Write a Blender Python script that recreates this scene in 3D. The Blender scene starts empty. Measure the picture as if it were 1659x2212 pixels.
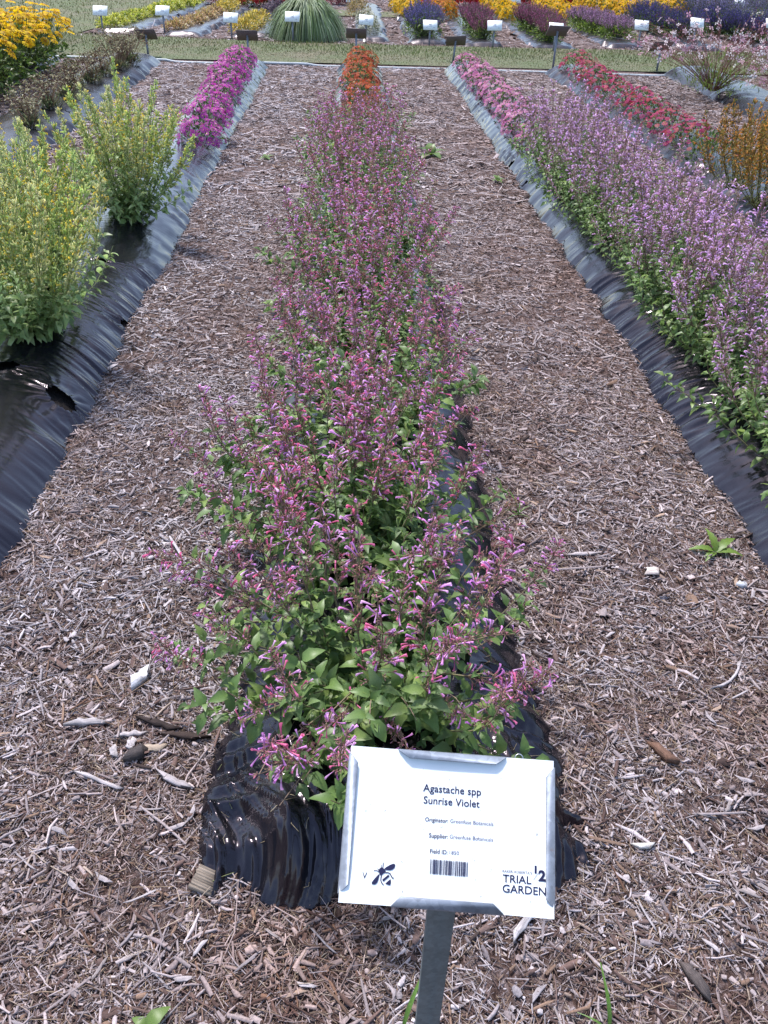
import bpy, math
import numpy as np
from mathutils import Matrix, Vector, Quaternion

# ------------------------------------------------------------------ camera, sky, sun, exposure
SC = bpy.context.scene
COL = SC.collection
def cam_axes(pitch, yaw, roll):
    p, y, r = (math.radians(a) for a in (pitch, yaw, roll))
    F = np.array([math.sin(y)*math.cos(p), math.cos(y)*math.cos(p), -math.sin(p)])
    R = np.array([math.cos(y), -math.sin(y), 0.0]); U = np.cross(R, F)
    return F, math.cos(r)*R + math.sin(r)*U, -math.sin(r)*R + math.cos(r)*U
CF, CR, CU = cam_axes(35.11, 3.54, 2.18)
CAM_H = 1.55
cd = bpy.data.cameras.new('camera'); cam = bpy.data.objects.new('camera', cd); COL.objects.link(cam)
cam.matrix_world = Matrix(((CR[0], CU[0], -CF[0], 0), (CR[1], CU[1], -CF[1], 0), (CR[2], CU[2], -CF[2], CAM_H), (0, 0, 0, 1)))
cd.sensor_fit = 'HORIZONTAL'; cd.sensor_width = 36.0; cd.lens = 36.0*1800/1659
cd.clip_start = 0.02; cd.clip_end = 2000
SC.camera = cam

SUN_EL, SUN_AZ = math.radians(62), math.radians(-28)       # azimuth from +Y (down the rows), negative = left of them
W = bpy.data.worlds.new('World'); SC.world = W; W.use_nodes = True
wn = W.node_tree; bg = wn.nodes['Background']
sky = wn.nodes.new('ShaderNodeTexSky'); sky.sky_type = 'NISHITA'; sky.sun_disc = False
sky.sun_elevation = SUN_EL; sky.sun_rotation = SUN_AZ; sky.air_density = 1.0; sky.dust_density = 1.6; sky.ozone_density = 1.0
wn.links.new(sky.outputs[0], bg.inputs[0]); bg.inputs[1].default_value = 0.15
sl = bpy.data.lights.new('sun', 'SUN'); sl.energy = 2.6; sl.angle = math.radians(4.5); sl.color = (1.0, 0.96, 0.945)
sun = bpy.data.objects.new('sun', sl); COL.objects.link(sun)
sd = Vector((math.sin(SUN_AZ)*math.cos(SUN_EL), math.cos(SUN_AZ)*math.cos(SUN_EL), math.sin(SUN_EL)))
sun.rotation_euler = sd.to_track_quat('Z', 'Y').to_euler(); sun.location = (0, 0, 30)
SC.view_settings.view_transform = 'Standard'; SC.view_settings.look = 'None'
SC.view_settings.exposure = 1.15; SC.view_settings.gamma = 1.0
SC.render.engine = 'CYCLES'
SC.cycles.max_bounces = 6; SC.cycles.diffuse_bounces = 3; SC.cycles.glossy_bounces = 3
SC.cycles.transmission_bounces = 4; SC.cycles.transparent_max_bounces = 4
SC.cycles.use_denoising = True

# ------------------------------------------------------------------ helpers
RNG = np.random.default_rng(7)
def hash2(i, j, s):
    n = (i.astype(np.int64)*374761393 + j.astype(np.int64)*668265263 + s*974711) & 0xffffffff
    n = ((n ^ (n >> 13))*1274126177) & 0xffffffff
    return ((n ^ (n >> 16)) & 0xffff)/65535.0
def vnoise(x, y, s=0):
    x = np.asarray(x, float); y = np.asarray(y, float)
    xi = np.floor(x); yi = np.floor(y); fx = x-xi; fy = y-yi
    fx = fx*fx*(3-2*fx); fy = fy*fy*(3-2*fy)
    a = hash2(xi, yi, s); b = hash2(xi+1, yi, s); c = hash2(xi, yi+1, s); d = hash2(xi+1, yi+1, s)
    return (a*(1-fx)+b*fx)*(1-fy) + (c*(1-fx)+d*fx)*fy
def lnoise(x, y, s=0):
    # planar facets with sharp creases, like crumpled film
    x = np.asarray(x, float); y = np.asarray(y, float); xi = np.floor(x); yi = np.floor(y); fx = x-xi; fy = y-yi
    a = hash2(xi, yi, s); b = hash2(xi+1, yi, s); c = hash2(xi, yi+1, s); d = hash2(xi+1, yi+1, s)
    return np.where(fx > fy, a+(b-a)*fx+(d-b)*fy, a+(c-a)*fy+(d-c)*fx)
def fbm(x, y, s=0, o=3):
    t = 0; a = 0.5
    for k in range(o):
        t = t + a*vnoise(x*2**k, y*2**k, s+k*17); a *= 0.5
    return t/(1-0.5**o)
def sstep(a, b, x):
    t = np.clip((np.asarray(x, float)-a)/(b-a), 0, 1); return t*t*(3-2*t)
def norm(v): return v/np.maximum(np.linalg.norm(v, axis=-1, keepdims=True), 1e-9)
def unproj(px, py, z=0.0):
    # a point of the picture (1659 x 2212 grid) to a point of the place at height z, used for surveying positions
    d = CF + (px-829.5)/1800*CR - (py-1106)/1800*CU
    t = (z-CAM_H)/d[2]; return np.array([d[0]*t, d[1]*t, z])

class Acc:
    def __init__(self): self.V = []; self.Q = []; self.T = []; self.C = []; self.n = 0
    def raw(self, v, q=None, t=None, col=(1, 1, 1)):
        v = np.asarray(v, float); self.V.append(v)
        c = np.asarray(col, float)
        self.C.append(np.broadcast_to(c, (len(v), 3)) if c.ndim == 1 else c)
        if q is not None and len(q): self.Q.append(np.asarray(q, int)+self.n)
        if t is not None and len(t): self.T.append(np.asarray(t, int)+self.n)
        self.n += len(v)
    def inst(self, tp, M, P, S, col):
        # tp: template (v, q, t, c) ; M (N,3,3) ; P (N,3) ; S (N,) or (N,3) ; col (N,3)
        N = len(P)
        if N == 0: return
        S = np.asarray(S, float)
        S = S[:, None]*np.ones(3) if S.ndim == 1 else S
        v = tp['v']; nv = len(v)
        loc = v[None]*S[:, None, :]
        out = np.einsum('nij,nkj->nki', M, loc) + P[:, None, :]
        c = np.asarray(col)[:, None, :]*tp['c'][None]
        off = (np.arange(N)*nv)[:, None, None]
        self.raw(out.reshape(-1, 3), (tp['q'][None]+off).reshape(-1, 4) if len(tp['q']) else None,
                 (tp['t'][None]+off).reshape(-1, 3) if len(tp['t']) else None, c.reshape(-1, 3))
    def tube(self, pts, rad, col, sides=4):
        pts = np.asarray(pts, float); k = len(pts); rad = np.broadcast_to(rad, (k,))
        tn = norm(np.gradient(pts, axis=0)); ref = np.array([0.31, 0.17, 0.93])
        if abs(tn[0]@ref) > 0.95: ref = np.array([1.0, 0.1, 0])
        a = norm(np.cross(tn, ref)); b = np.cross(tn, a)
        th = np.arange(sides)*2*math.pi/sides
        v = pts[:, None]+rad[:, None, None]*(np.cos(th)[None, :, None]*a[:, None]+np.sin(th)[None, :, None]*b[:, None])
        i = np.arange(k-1)[:, None]*sides; j = np.arange(sides)[None]; j2 = (j+1) % sides
        q = np.stack([i+j, i+j2, i+sides+j2, i+sides+j], -1).reshape(-1, 4)
        c = np.asarray(col, float)
        self.raw(v.reshape(-1, 3), q, None, c if c.ndim == 1 else np.repeat(c, sides, 0))
    def mesh(self, name, mat, smooth=False):
        me = bpy.data.meshes.new(name)
        V = np.concatenate(self.V); C = np.concatenate(self.C)
        Q = np.concatenate(self.Q) if self.Q else np.zeros((0, 4), int)
        T = np.concatenate(self.T) if self.T else np.zeros((0, 3), int)
        me.vertices.add(len(V)); me.vertices.foreach_set('co', V.astype(np.float32).ravel())
        lp = np.concatenate([Q.ravel(), T.ravel()]).astype(np.int32)
        me.loops.add(len(lp)); me.loops.foreach_set('vertex_index', lp)
        st = np.concatenate([np.arange(len(Q))*4, len(Q)*4+np.arange(len(T))*3]).astype(np.int32)
        me.polygons.add(len(st)); me.polygons.foreach_set('loop_start', st)
        me.update(calc_edges=True)
        at = me.color_attributes.new('Col', 'FLOAT_COLOR', 'POINT')
        at.data.foreach_set('color', np.concatenate([C, np.ones((len(C), 1))], 1).astype(np.float32).ravel())
        if smooth: me.polygons.foreach_set('use_smooth', np.ones(len(st), bool))
        me.materials.append(mat); me.validate(); return me

def obj(name, me, parent=None, M=None, kind=None, label=None, category=None, group=None):
    o = bpy.data.objects.new(name, me); COL.objects.link(o)
    if parent is not None: o.parent = parent
    if M is not None:
        l, r, s = M.decompose(); o.location = l; o.rotation_mode = 'QUATERNION'; o.rotation_quaternion = r; o.scale = s
    if kind: o['kind'] = kind
    if label: o['label'] = label
    if category: o['category'] = category
    if group: o['group'] = group
    return o
def empty(name, loc, label, category, group=None, rotz=0.0, scale=1.0):
    e = bpy.data.objects.new(name, None); COL.objects.link(e); e.location = loc
    e.rotation_euler = (0, 0, rotz); e.scale = (scale,)*3; e.empty_display_size = 0.05
    e['label'] = label; e['category'] = category
    if group: e['group'] = group
    return e
def boxv(x0, x1, y0, y1, z0, z1):
    v = np.array([(x, y, z) for z in (z0, z1) for x, y in ((x0, y0), (x1, y0), (x1, y1), (x0, y1))], float)
    q = [(3, 2, 1, 0), (4, 5, 6, 7), (0, 1, 5, 4), (1, 2, 6, 5), (2, 3, 7, 6), (3, 0, 4, 7)]
    return v, q
def prism(poly, z0, z1):
    n = len(poly); v = [(x, y, z0) for x, y in poly]+[(x, y, z1) for x, y in poly]
    return v, n
def ngon_mesh(name, parts, mat):
    # parts: list of (verts, faces) ; plain from_pydata mesh with a white Col attribute
    V = []; Fc = []
    for v, f in parts:
        b = len(V); V += [tuple(map(float, p)) for p in v]; Fc += [tuple(i+b for i in g) for g in f]
    me = bpy.data.meshes.new(name); me.from_pydata(V, [], Fc); me.materials.append(mat); me.update(); return me
def prism_part(poly, z0, z1):
    v, n = prism(poly, z0, z1)
    return v, [tuple(range(n-1, -1, -1)), tuple(range(n, 2*n))]+[(i, (i+1) % n, n+(i+1) % n, n+i) for i in range(n)]

# ------------------------------------------------------------------ materials
def nt(name):
    m = bpy.data.materials.new(name); m.use_nodes = True; t = m.node_tree
    return m, t, t.nodes['Principled BSDF'], t.nodes['Material Output']
def N(t, ty, **kw):
    n = t.nodes.new(ty)
    for k, v in kw.items(): setattr(n, k, v)
    return n
def tex_noise(t, scale, detail=3, rough=0.55, vec=None):
    n = N(t, 'ShaderNodeTexNoise'); n.inputs['Scale'].default_value = scale; n.inputs['Detail'].default_value = detail
    n.inputs['Roughness'].default_value = rough
    if vec is not None: t.links.new(vec, n.inputs['Vector'])
    return n
def ramp(t, src, stops):
    r = N(t, 'ShaderNodeValToRGB'); e = r.color_ramp.elements
    while len(e) < len(stops): e.new(0.5)
    for k, (p, c) in enumerate(stops):
        e[k].position = p; e[k].color = (*c, 1) if len(c) == 3 else c
    t.links.new(src, r.inputs[0]); return r
def bump(t, src, strength, dist, chain=None):
    b = N(t, 'ShaderNodeBump'); b.inputs['Strength'].default_value = strength; b.inputs['Distance'].default_value = dist
    t.links.new(src, b.inputs['Height'])
    if chain is not None: t.links.new(chain, b.inputs['Normal'])
    return b.outputs[0]
def foliage_mat(name, trans=0.35, rough=0.5, spec=0.35, vary=0.3, tscale=60):
    m, t, p, out = nt(name)
    at = N(t, 'ShaderNodeAttribute', attribute_name='Col')
    geo = N(t, 'ShaderNodeTexCoord')
    nz = tex_noise(t, tscale, 2, 0.6, geo.outputs['Object'])
    hs = N(t, 'ShaderNodeHueSaturation')
    mr = N(t, 'ShaderNodeMapRange'); mr.inputs[1].default_value = 0.3; mr.inputs[2].default_value = 0.7
    mr.inputs[3].default_value = 1-vary; mr.inputs[4].default_value = 1+vary
    t.links.new(nz.outputs[0], mr.inputs[0]); t.links.new(mr.outputs[0], hs.inputs['Value']); t.links.new(at.outputs[0], hs.inputs['Color'])
    t.links.new(hs.outputs[0], p.inputs['Base Color']); p.inputs['Roughness'].default_value = rough
    p.inputs['Specular IOR Level'].default_value = spec
    tr = N(t, 'ShaderNodeBsdfTranslucent'); mx = N(t, 'ShaderNodeMixShader'); mx.inputs[0].default_value = trans
    t.links.new(hs.outputs[0], tr.inputs[0]); t.links.new(p.outputs[0], mx.inputs[1]); t.links.new(tr.outputs[0], mx.inputs[2])
    t.links.new(mx.outputs[0], out.inputs[0]); return m
M_LEAF = foliage_mat('leaf', 0.48, 0.42, 0.45, 0.2, 40)
M_PETAL = foliage_mat('petal', 0.5, 0.6, 0.2, 0.15, 90)
M_STEM = foliage_mat('stem', 0.15, 0.6, 0.3, 0.2, 50)
M_GRASS = foliage_mat('grass', 0.3, 0.6, 0.3, 0.35, 2.2)

def wood_mat():
    m, t, p, out = nt('weathered_wood')
    at = N(t, 'ShaderNodeAttribute', attribute_name='Col'); tc = N(t, 'ShaderNodeTexCoord')
    nz = tex_noise(t, 220, 3, 0.65, tc.outputs['Object'])
    hs = N(t, 'ShaderNodeHueSaturation'); mr = N(t, 'ShaderNodeMapRange')
    mr.inputs[1].default_value = 0.25; mr.inputs[2].default_value = 0.75; mr.inputs[3].default_value = 0.62; mr.inputs[4].default_value = 1.35
    t.links.new(nz.outputs[0], mr.inputs[0]); t.links.new(mr.outputs[0], hs.inputs['Value']); t.links.new(at.outputs[0], hs.inputs['Color'])
    t.links.new(hs.outputs[0], p.inputs['Base Color']); p.inputs['Roughness'].default_value = 0.8; p.inputs['Specular IOR Level'].default_value = 0.3
    t.links.new(bump(t, nz.outputs[0], 0.4, 0.002), p.inputs['Normal']); return m
M_WOOD = wood_mat()
def chunk_mat():
    # the larger pieces: grain runs along the piece (object x)
    m, t, p, out = nt('grained_wood')
    at = N(t, 'ShaderNodeAttribute', attribute_name='Col'); tc = N(t, 'ShaderNodeTexCoord')
    mp = N(t, 'ShaderNodeMapping'); mp.inputs['Scale'].default_value = (18, 260, 260); t.links.new(tc.outputs['Object'], mp.inputs[0])
    nz = tex_noise(t, 1.0, 4, 0.7, mp.outputs[0])
    hs = N(t, 'ShaderNodeHueSaturation'); mr = N(t, 'ShaderNodeMapRange')
    mr.inputs[1].default_value = 0.3; mr.inputs[2].default_value = 0.7; mr.inputs[3].default_value = 0.5; mr.inputs[4].default_value = 1.35
    t.links.new(nz.outputs[0], mr.inputs[0]); t.links.new(mr.outputs[0], hs.inputs['Value']); t.links.new(at.outputs[0], hs.inputs['Color'])
    t.links.new(hs.outputs[0], p.inputs['Base Color']); p.inputs['Roughness'].default_value = 0.85; p.inputs['Specular IOR Level'].default_value = 0.25
    t.links.new(bump(t, nz.outputs[0], 0.8, 0.003), p.inputs['Normal']); return m
M_CHUNK = chunk_mat()
def ground_mat():
    m, t, p, out = nt('mulch_ground'); tc = N(t, 'ShaderNodeTexCoord')
    mp = N(t, 'ShaderNodeMapping'); mp.inputs['Scale'].default_value = (1.6, 0.8, 1); t.links.new(tc.outputs['Object'], mp.inputs[0])
    a = tex_noise(t, 28, 6, 0.75, mp.outputs[0]); b = tex_noise(t, 1.1, 3, 0.5, tc.outputs['Object'])
    v = N(t, 'ShaderNodeTexVoronoi'); v.inputs['Scale'].default_value = 34; t.links.new(mp.outputs[0], v.inputs['Vector'])
    r = ramp(t, a.outputs[0], [(0.3, (0.03, 0.018, 0.016)), (0.45, (0.10, 0.065, 0.055)), (0.56, (0.21, 0.165, 0.16)), (0.72, (0.40, 0.345, 0.35))])
    r2 = ramp(t, b.outputs[0], [(0.3, (0.72, 0.68, 0.66)), (0.7, (1.05, 1.0, 1.0))])
    mx = N(t, 'ShaderNodeMix', data_type='RGBA', blend_type='MULTIPLY'); mx.inputs[0].default_value = 1
    t.links.new(r.outputs[0], mx.inputs[6]); t.links.new(r2.outputs[0], mx.inputs[7]); t.links.new(mx.outputs[2], p.inputs['Base Color'])
    p.inputs['Roughness'].default_value = 0.95; p.inputs['Specular IOR Level'].default_value = 0.15
    n1 = bump(t, a.outputs[0], 0.9, 0.03); n2 = bump(t, v.outputs[0], 0.5, 0.02, n1); t.links.new(n2, p.inputs['Normal']); return m
M_GROUND = ground_mat()
def soil_mat():
    m, t, p, out = nt('soil'); tc = N(t, 'ShaderNodeTexCoord'); a = tex_noise(t, 60, 5, 0.7, tc.outputs['Object'])
    r = ramp(t, a.outputs[0], [(0.3, (0.008, 0.006, 0.005)), (0.7, (0.045, 0.032, 0.026))]); t.links.new(r.outputs[0], p.inputs['Base Color'])
    p.inputs['Roughness'].default_value = 1; t.links.new(bump(t, a.outputs[0], 1, 0.02), p.inputs['Normal']); return m
M_SOIL = soil_mat()
def lawn_mat():
    m, t, p, out = nt('lawn_turf'); tc = N(t, 'ShaderNodeTexCoord')
    a = tex_noise(t, 1.3, 4, 0.6, tc.outputs['Object']); b = tex_noise(t, 45, 4, 0.7, tc.outputs['Object'])
    r = ramp(t, a.outputs[0], [(0.32, (0.15, 0.13, 0.075)), (0.5, (0.11, 0.12, 0.05)), (0.7, (0.09, 0.12, 0.04))])
    r2 = ramp(t, b.outputs[0], [(0.3, (0.5, 0.5, 0.5)), (0.7, (1.3, 1.3, 1.3))])
    mx = N(t, 'ShaderNodeMix', data_type='RGBA', blend_type='MULTIPLY'); mx.inputs[0].default_value = 1
    t.links.new(r.outputs[0], mx.inputs[6]); t.links.new(r2.outputs[0], mx.inputs[7]); t.links.new(mx.outputs[2], p.inputs['Base Color'])
    p.inputs['Roughness'].default_value = 0.9; t.links.new(bump(t, b.outputs[0], 0.8, 0.03), p.inputs['Normal']); return m
M_LAWN = lawn_mat()
def plastic_mat(name, rough, dust):
    m, t, p, out = nt(name); tc = N(t, 'ShaderNodeTexCoord')
    d = tex_noise(t, 3.0, 4, 0.6, tc.outputs['Object']); f = tex_noise(t, 420, 2, 0.5, tc.outputs['Object'])
    mp = N(t, 'ShaderNodeMapping'); mp.inputs['Scale'].default_value = (3.2, 48, 3.2); t.links.new(tc.outputs['Object'], mp.inputs[0])
    w = tex_noise(t, 1.0, 3, 0.5, mp.outputs[0])
    sp = ramp(t, f.outputs[0], [(0.70, (0, 0, 0)), (0.78, (1, 1, 1))])
    dr = ramp(t, d.outputs[0], [(0.35, (0.0, 0.0, 0.0)), (0.75, (dust, dust, dust))])
    ad = N(t, 'ShaderNodeMath', operation='MULTIPLY_ADD'); ad.inputs[1].default_value = 0.25
    t.links.new(sp.outputs[0], ad.inputs[0]); t.links.new(dr.outputs[0], ad.inputs[2])
    mc = N(t, 'ShaderNodeMix', data_type='RGBA'); mc.inputs[6].default_value = (0.007, 0.007, 0.010, 1); mc.inputs[7].default_value = (0.13, 0.12, 0.14, 1)
    t.links.new(ad.outputs[0], mc.inputs[0]); t.links.new(mc.outputs[2], p.inputs['Base Color'])
    mr = N(t, 'ShaderNodeMapRange'); mr.inputs[3].default_value = rough; mr.inputs[4].default_value = rough+0.11
    t.links.new(d.outputs[0], mr.inputs[0]); t.links.new(mr.outputs[0], p.inputs['Roughness'])
    p.inputs['Specular Tint'].default_value = (1.0, 0.86, 0.98, 1); p.inputs['IOR'].default_value = 1.55; p.inputs['Specular IOR Level'].default_value = 0.42
    mk = tex_noise(t, 2.3, 2, 0.5, tc.outputs['Object']); mk2 = N(t, 'ShaderNodeMapRange'); mk2.inputs[1].default_value = 0.38; mk2.inputs[2].default_value = 0.66; t.links.new(mk.outputs[0], mk2.inputs[0])
    mu = N(t, 'ShaderNodeMath', operation='MULTIPLY'); t.links.new(w.outputs[0], mu.inputs[0]); t.links.new(mk2.outputs[0], mu.inputs[1])
    t.links.new(bump(t, mu.outputs[0], 0.30, 0.010), p.inputs['Normal']); return m
M_PLASTIC = plastic_mat('black_film', 0.10, 0.012)
M_FILM_FAR = plastic_mat('grey_black_film', 0.22, 0.06)
def metal_mat(name, col, rough, metallic, rust=0.0):
    m, t, p, out = nt(name); tc = N(t, 'ShaderNodeTexCoord')
    v = N(t, 'ShaderNodeTexVoronoi'); v.inputs['Scale'].default_value = 130; t.links.new(tc.outputs['Object'], v.inputs['Vector'])
    n = tex_noise(t, 38, 5, 0.65, tc.outputs['Object'])
    r = ramp(t, n.outputs[0], [(0.3, tuple(c*0.78 for c in col)), (0.55, col), (0.8, tuple(min(1, c*1.18) for c in col))])
    r2 = ramp(t, v.outputs['Color'], [(0.2, (0.85, 0.85, 0.85)), (0.8, (1.1, 1.1, 1.1))])
    mx = N(t, 'ShaderNodeMix', data_type='RGBA', blend_type='MULTIPLY'); mx.inputs[0].default_value = 1
    t.links.new(r.outputs[0], mx.inputs[6]); t.links.new(r2.outputs[0], mx.inputs[7])
    last = mx.outputs[2]
    if rust:
        n2 = tex_noise(t, 24, 3, 0.6, tc.outputs['Object']); rr = ramp(t, n2.outputs[0], [(0.66, (0, 0, 0)), (0.76, (rust,)*3)])
        m2 = N(t, 'ShaderNodeMix', data_type='RGBA'); t.links.new(rr.outputs[0], m2.inputs[0]); t.links.new(last, m2.inputs[6])
        m2.inputs[7].default_value = (0.22, 0.09, 0.03, 1); last = m2.outputs[2]
    t.links.new(last, p.inputs['Base Color']); p.inputs['Metallic'].default_value = metallic; p.inputs['Roughness'].default_value = rough
    t.links.new(bump(t, n.outputs[0], 0.25, 0.0015), p.inputs['Normal']); return m
M_GALV = metal_mat('galvanised_steel', (0.25, 0.28, 0.335), 0.55, 0.5, 0.7)
M_POST = metal_mat('dull_green_grey_steel', (0.15, 0.18, 0.19), 0.55, 0.35, 0.6)
M_BROWNMETAL = metal_mat('brown_grey_sheet_metal', (0.13, 0.105, 0.105), 0.6, 0.3)
M_GREYPOST = metal_mat('grey_post_steel', (0.24, 0.26, 0.31), 0.55, 0.4)
def plain(name, col, rough=0.6, spec=0.4, noise=0.0, nscale=40):
    m, t, p, out = nt(name); p.inputs['Roughness'].default_value = rough; p.inputs['Specular IOR Level'].default_value = spec
    if noise:
        tc = N(t, 'ShaderNodeTexCoord'); n = tex_noise(t, nscale, 4, 0.6, tc.outputs['Object'])
        r = ramp(t, n.outputs[0], [(0.3, tuple(c*(1-noise) for c in col)), (0.7, tuple(min(1, c*(1+noise)) for c in col))]); t.links.new(r.outputs[0], p.inputs['Base Color'])
    else: p.inputs['Base Color'].default_value = (*col, 1)
    return m
M_PAPER = plain('laminated_paper', (0.76, 0.79, 0.80), 0.3, 0.4, 0.05, 14)
M_INK = plain('navy_ink', (0.012, 0.012, 0.05), 0.5)
M_INK2 = plain('thin_navy_ink', (0.025, 0.025, 0.09), 0.5)
M_PIPE = plain('pale_grey_pipe', (0.42, 0.46, 0.47), 0.5, 0.4, 0.25, 5)
M_WIRE = metal_mat('bright_wire', (0.6, 0.6, 0.62), 0.3, 0.9)

# ------------------------------------------------------------------ the ground
BED = {'C': 0.11, 'L1': -1.33, 'L2': -2.73, 'L3': -3.98, 'R1': 1.68, 'R2': 3.12, 'R3': 4.72}
BED_HALF = 0.41
TAPER = {'C': (0.11, 0.22, 0.415, 0.30), 'L1': (-1.33, -1.25, 0.41, 0.33), 'R1': (1.67, 1.62, 0.41, 0.32)}   # centre near/far, half width near/far
def bed_at(n, y):
    f = np.clip((np.asarray(y, float)-0.84)/11.4, 0, 1); a_, b_, h0, h1 = TAPER.get(n, (BED[n], BED[n], BED_HALF, BED_HALF)); return a_+(b_-a_)*f, h0+(h1-h0)*f
def gz(x, y):
    return 0.028*(fbm(x*1.6, y*1.6, 3, 3)-0.5) + 0.012*(vnoise(x*9, y*9, 11)-0.5)
def axis(segs):
    out = [np.arange(a, b, s) for a, b, s in segs]; return np.concatenate(out+[[segs[-1][1]]])
gx = axis([(-600, -60, 60), (-60, -6, 3), (-6, -1.6, 0.16), (-1.6, 2.0, 0.06), (2.0, 6.4, 0.16), (6.4, 60, 3.3), (60, 600, 60)])
gy = axis([(-60, -3, 6), (-3, 0.3, 0.3), (0.3, 4, 0.06), (4, 13, 0.15), (13, 40, 1.0), (40, 130, 6), (130, 1500, 90)])
X, Y = np.meshgrid(gx, gy); Z = gz(X, Y)*sstep(14, 12, Y)*sstep(-8, -5, X)*sstep(8, 6, X)
a = Acc(); nx = len(gx); i = np.arange(len(gy)-1)[:, None]*nx; j = np.arange(nx-1)[None]
a.raw(np.stack([X, Y, Z], -1).reshape(-1, 3), np.stack([i+j, i+j+1, i+nx+j+1, i+nx+j], -1).reshape(-1, 4))
obj('ground', a.mesh('ground', M_GROUND, True), kind='structure', label='brown and grey wood chip mulch ground between the flower rows')

# lawn: a strip across the row ends and the open lawn beside and beyond the second field
def sheet(name, poly, z, mat, label=None):
    me = ngon_mesh(name, [([(x, y, z) for x, y in poly], [tuple(range(len(poly)))])], mat)
    return obj(name, me, kind='structure', label=label)
sheet('grass_strip', [(-4.35, 12.62), (14, 13.0), (60, 14), (60, 17.8), (20, 16.6), (4.2, 15.3), (1.5, 15.05), (-1.0, 14.95), (-4.2, 15.35)], 0.012, M_LAWN, 'mown grass strip between the two planted fields')
sheet('lawn', [(-60, 12.5), (-4.355, 12.62), (-4.205, 15.35), (-3.7, 19.6), (-3.3, 24), (-3.3, 60), (-60, 60)], 0.012, M_LAWN, 'open mown lawn beyond the yellow flowers')
sheet('cross_path', [(-3.0, 19.7), (1.2, 19.9), (1.2, 21.2), (-3.0, 21.4)], 0.016, M_LAWN, 'short grass path crossing behind the far rows')
def scatter_poly(n, x0, x1, y0, y1, f):
    x = RNG.uniform(x0, x1, n); y = RNG.uniform(y0, y1, n); k = f(x, y); return x[k], y[k]
def blades(acc, x, y, z, h, w, cols, lean=0.5):
    n = len(x); az = RNG.uniform(0, 2*math.pi, n); ln = RNG.uniform(0, lean, n)*h
    d = np.stack([np.cos(az), np.sin(az)], -1); s = np.stack([-np.sin(az), np.cos(az)], -1)
    b = np.stack([x, y, np.broadcast_to(z, (n,))], -1); v = np.zeros((n, 5, 3))
    sd_ = np.concatenate([s*w[:, None]*0.5, np.zeros((n, 1))], -1); up = np.zeros((n, 3)); up[:, 2] = h
    o1 = np.concatenate([d*ln[:, None]*0.35, np.zeros((n, 1))], -1); o2 = np.concatenate([d*ln[:, None], np.zeros((n, 1))], -1)
    v[:, 0] = b-sd_; v[:, 1] = b+sd_; v[:, 2] = b-sd_*0.8+up*0.55+o1; v[:, 3] = b+sd_*0.8+up*0.55+o1; v[:, 4] = b+up*0.95+o2
    off = (np.arange(n)*5)[:, None]
    acc.raw(v.reshape(-1, 3), off+np.array([0, 1, 3, 2]), off+np.array([2, 3, 4]), np.repeat(cols, 5, 0))
def pick(pal, n, var=0.15):
    pal = np.array(pal, float); c = pal[RNG.integers(0, len(pal), n)]
    return np.clip(c*RNG.uniform(1-var, 1+var, (n, 1)), 0, 1)
GRASSPAL = [(0.12, 0.14, 0.045), (0.10, 0.125, 0.04), (0.16, 0.155, 0.07), (0.20, 0.17, 0.10), (0.11, 0.14, 0.04)]
a = Acc()
x, y = scatter_poly(30000, -5.0, 9.5, 12.65, 15.6, lambda x, y: (y > 12.66+0.02*(x+4)) & (y < 15.05+np.maximum(0, x-2)*0.085+np.maximum(0, -x-1)*0.1))
k = fbm(x*1.2, y*1.2, 5, 3); yl = 0.35+0.65*sstep(12.7, 14.6, y)
cl = pick(GRASSPAL, len(x)); cl[:, 1] *= 0.8+0.4*k
blades(a, x, y, 0.01, RNG.uniform(0.015, 0.035, len(x))*(0.6+0.8*k)*yl*1.2, RNG.uniform(0.006, 0.011, len(x)), cl)
x, y = scatter_poly(15000, -12, -3.2, 13, 26, lambda x, y: (x < -4.25+0.11*(y-15)) & ((y > 15.0) | (x < -4.3)))
blades(a, x, y, 0.01, RNG.uniform(0.02, 0.05, len(x)), RNG.uniform(0.008, 0.016, len(x)), pick(GRASSPAL, len(x)))
obj('grass', a.mesh('grass', M_GRASS), kind='stuff', label='short mown grass on the strip and lawn behind the rows', category='grass')

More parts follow.
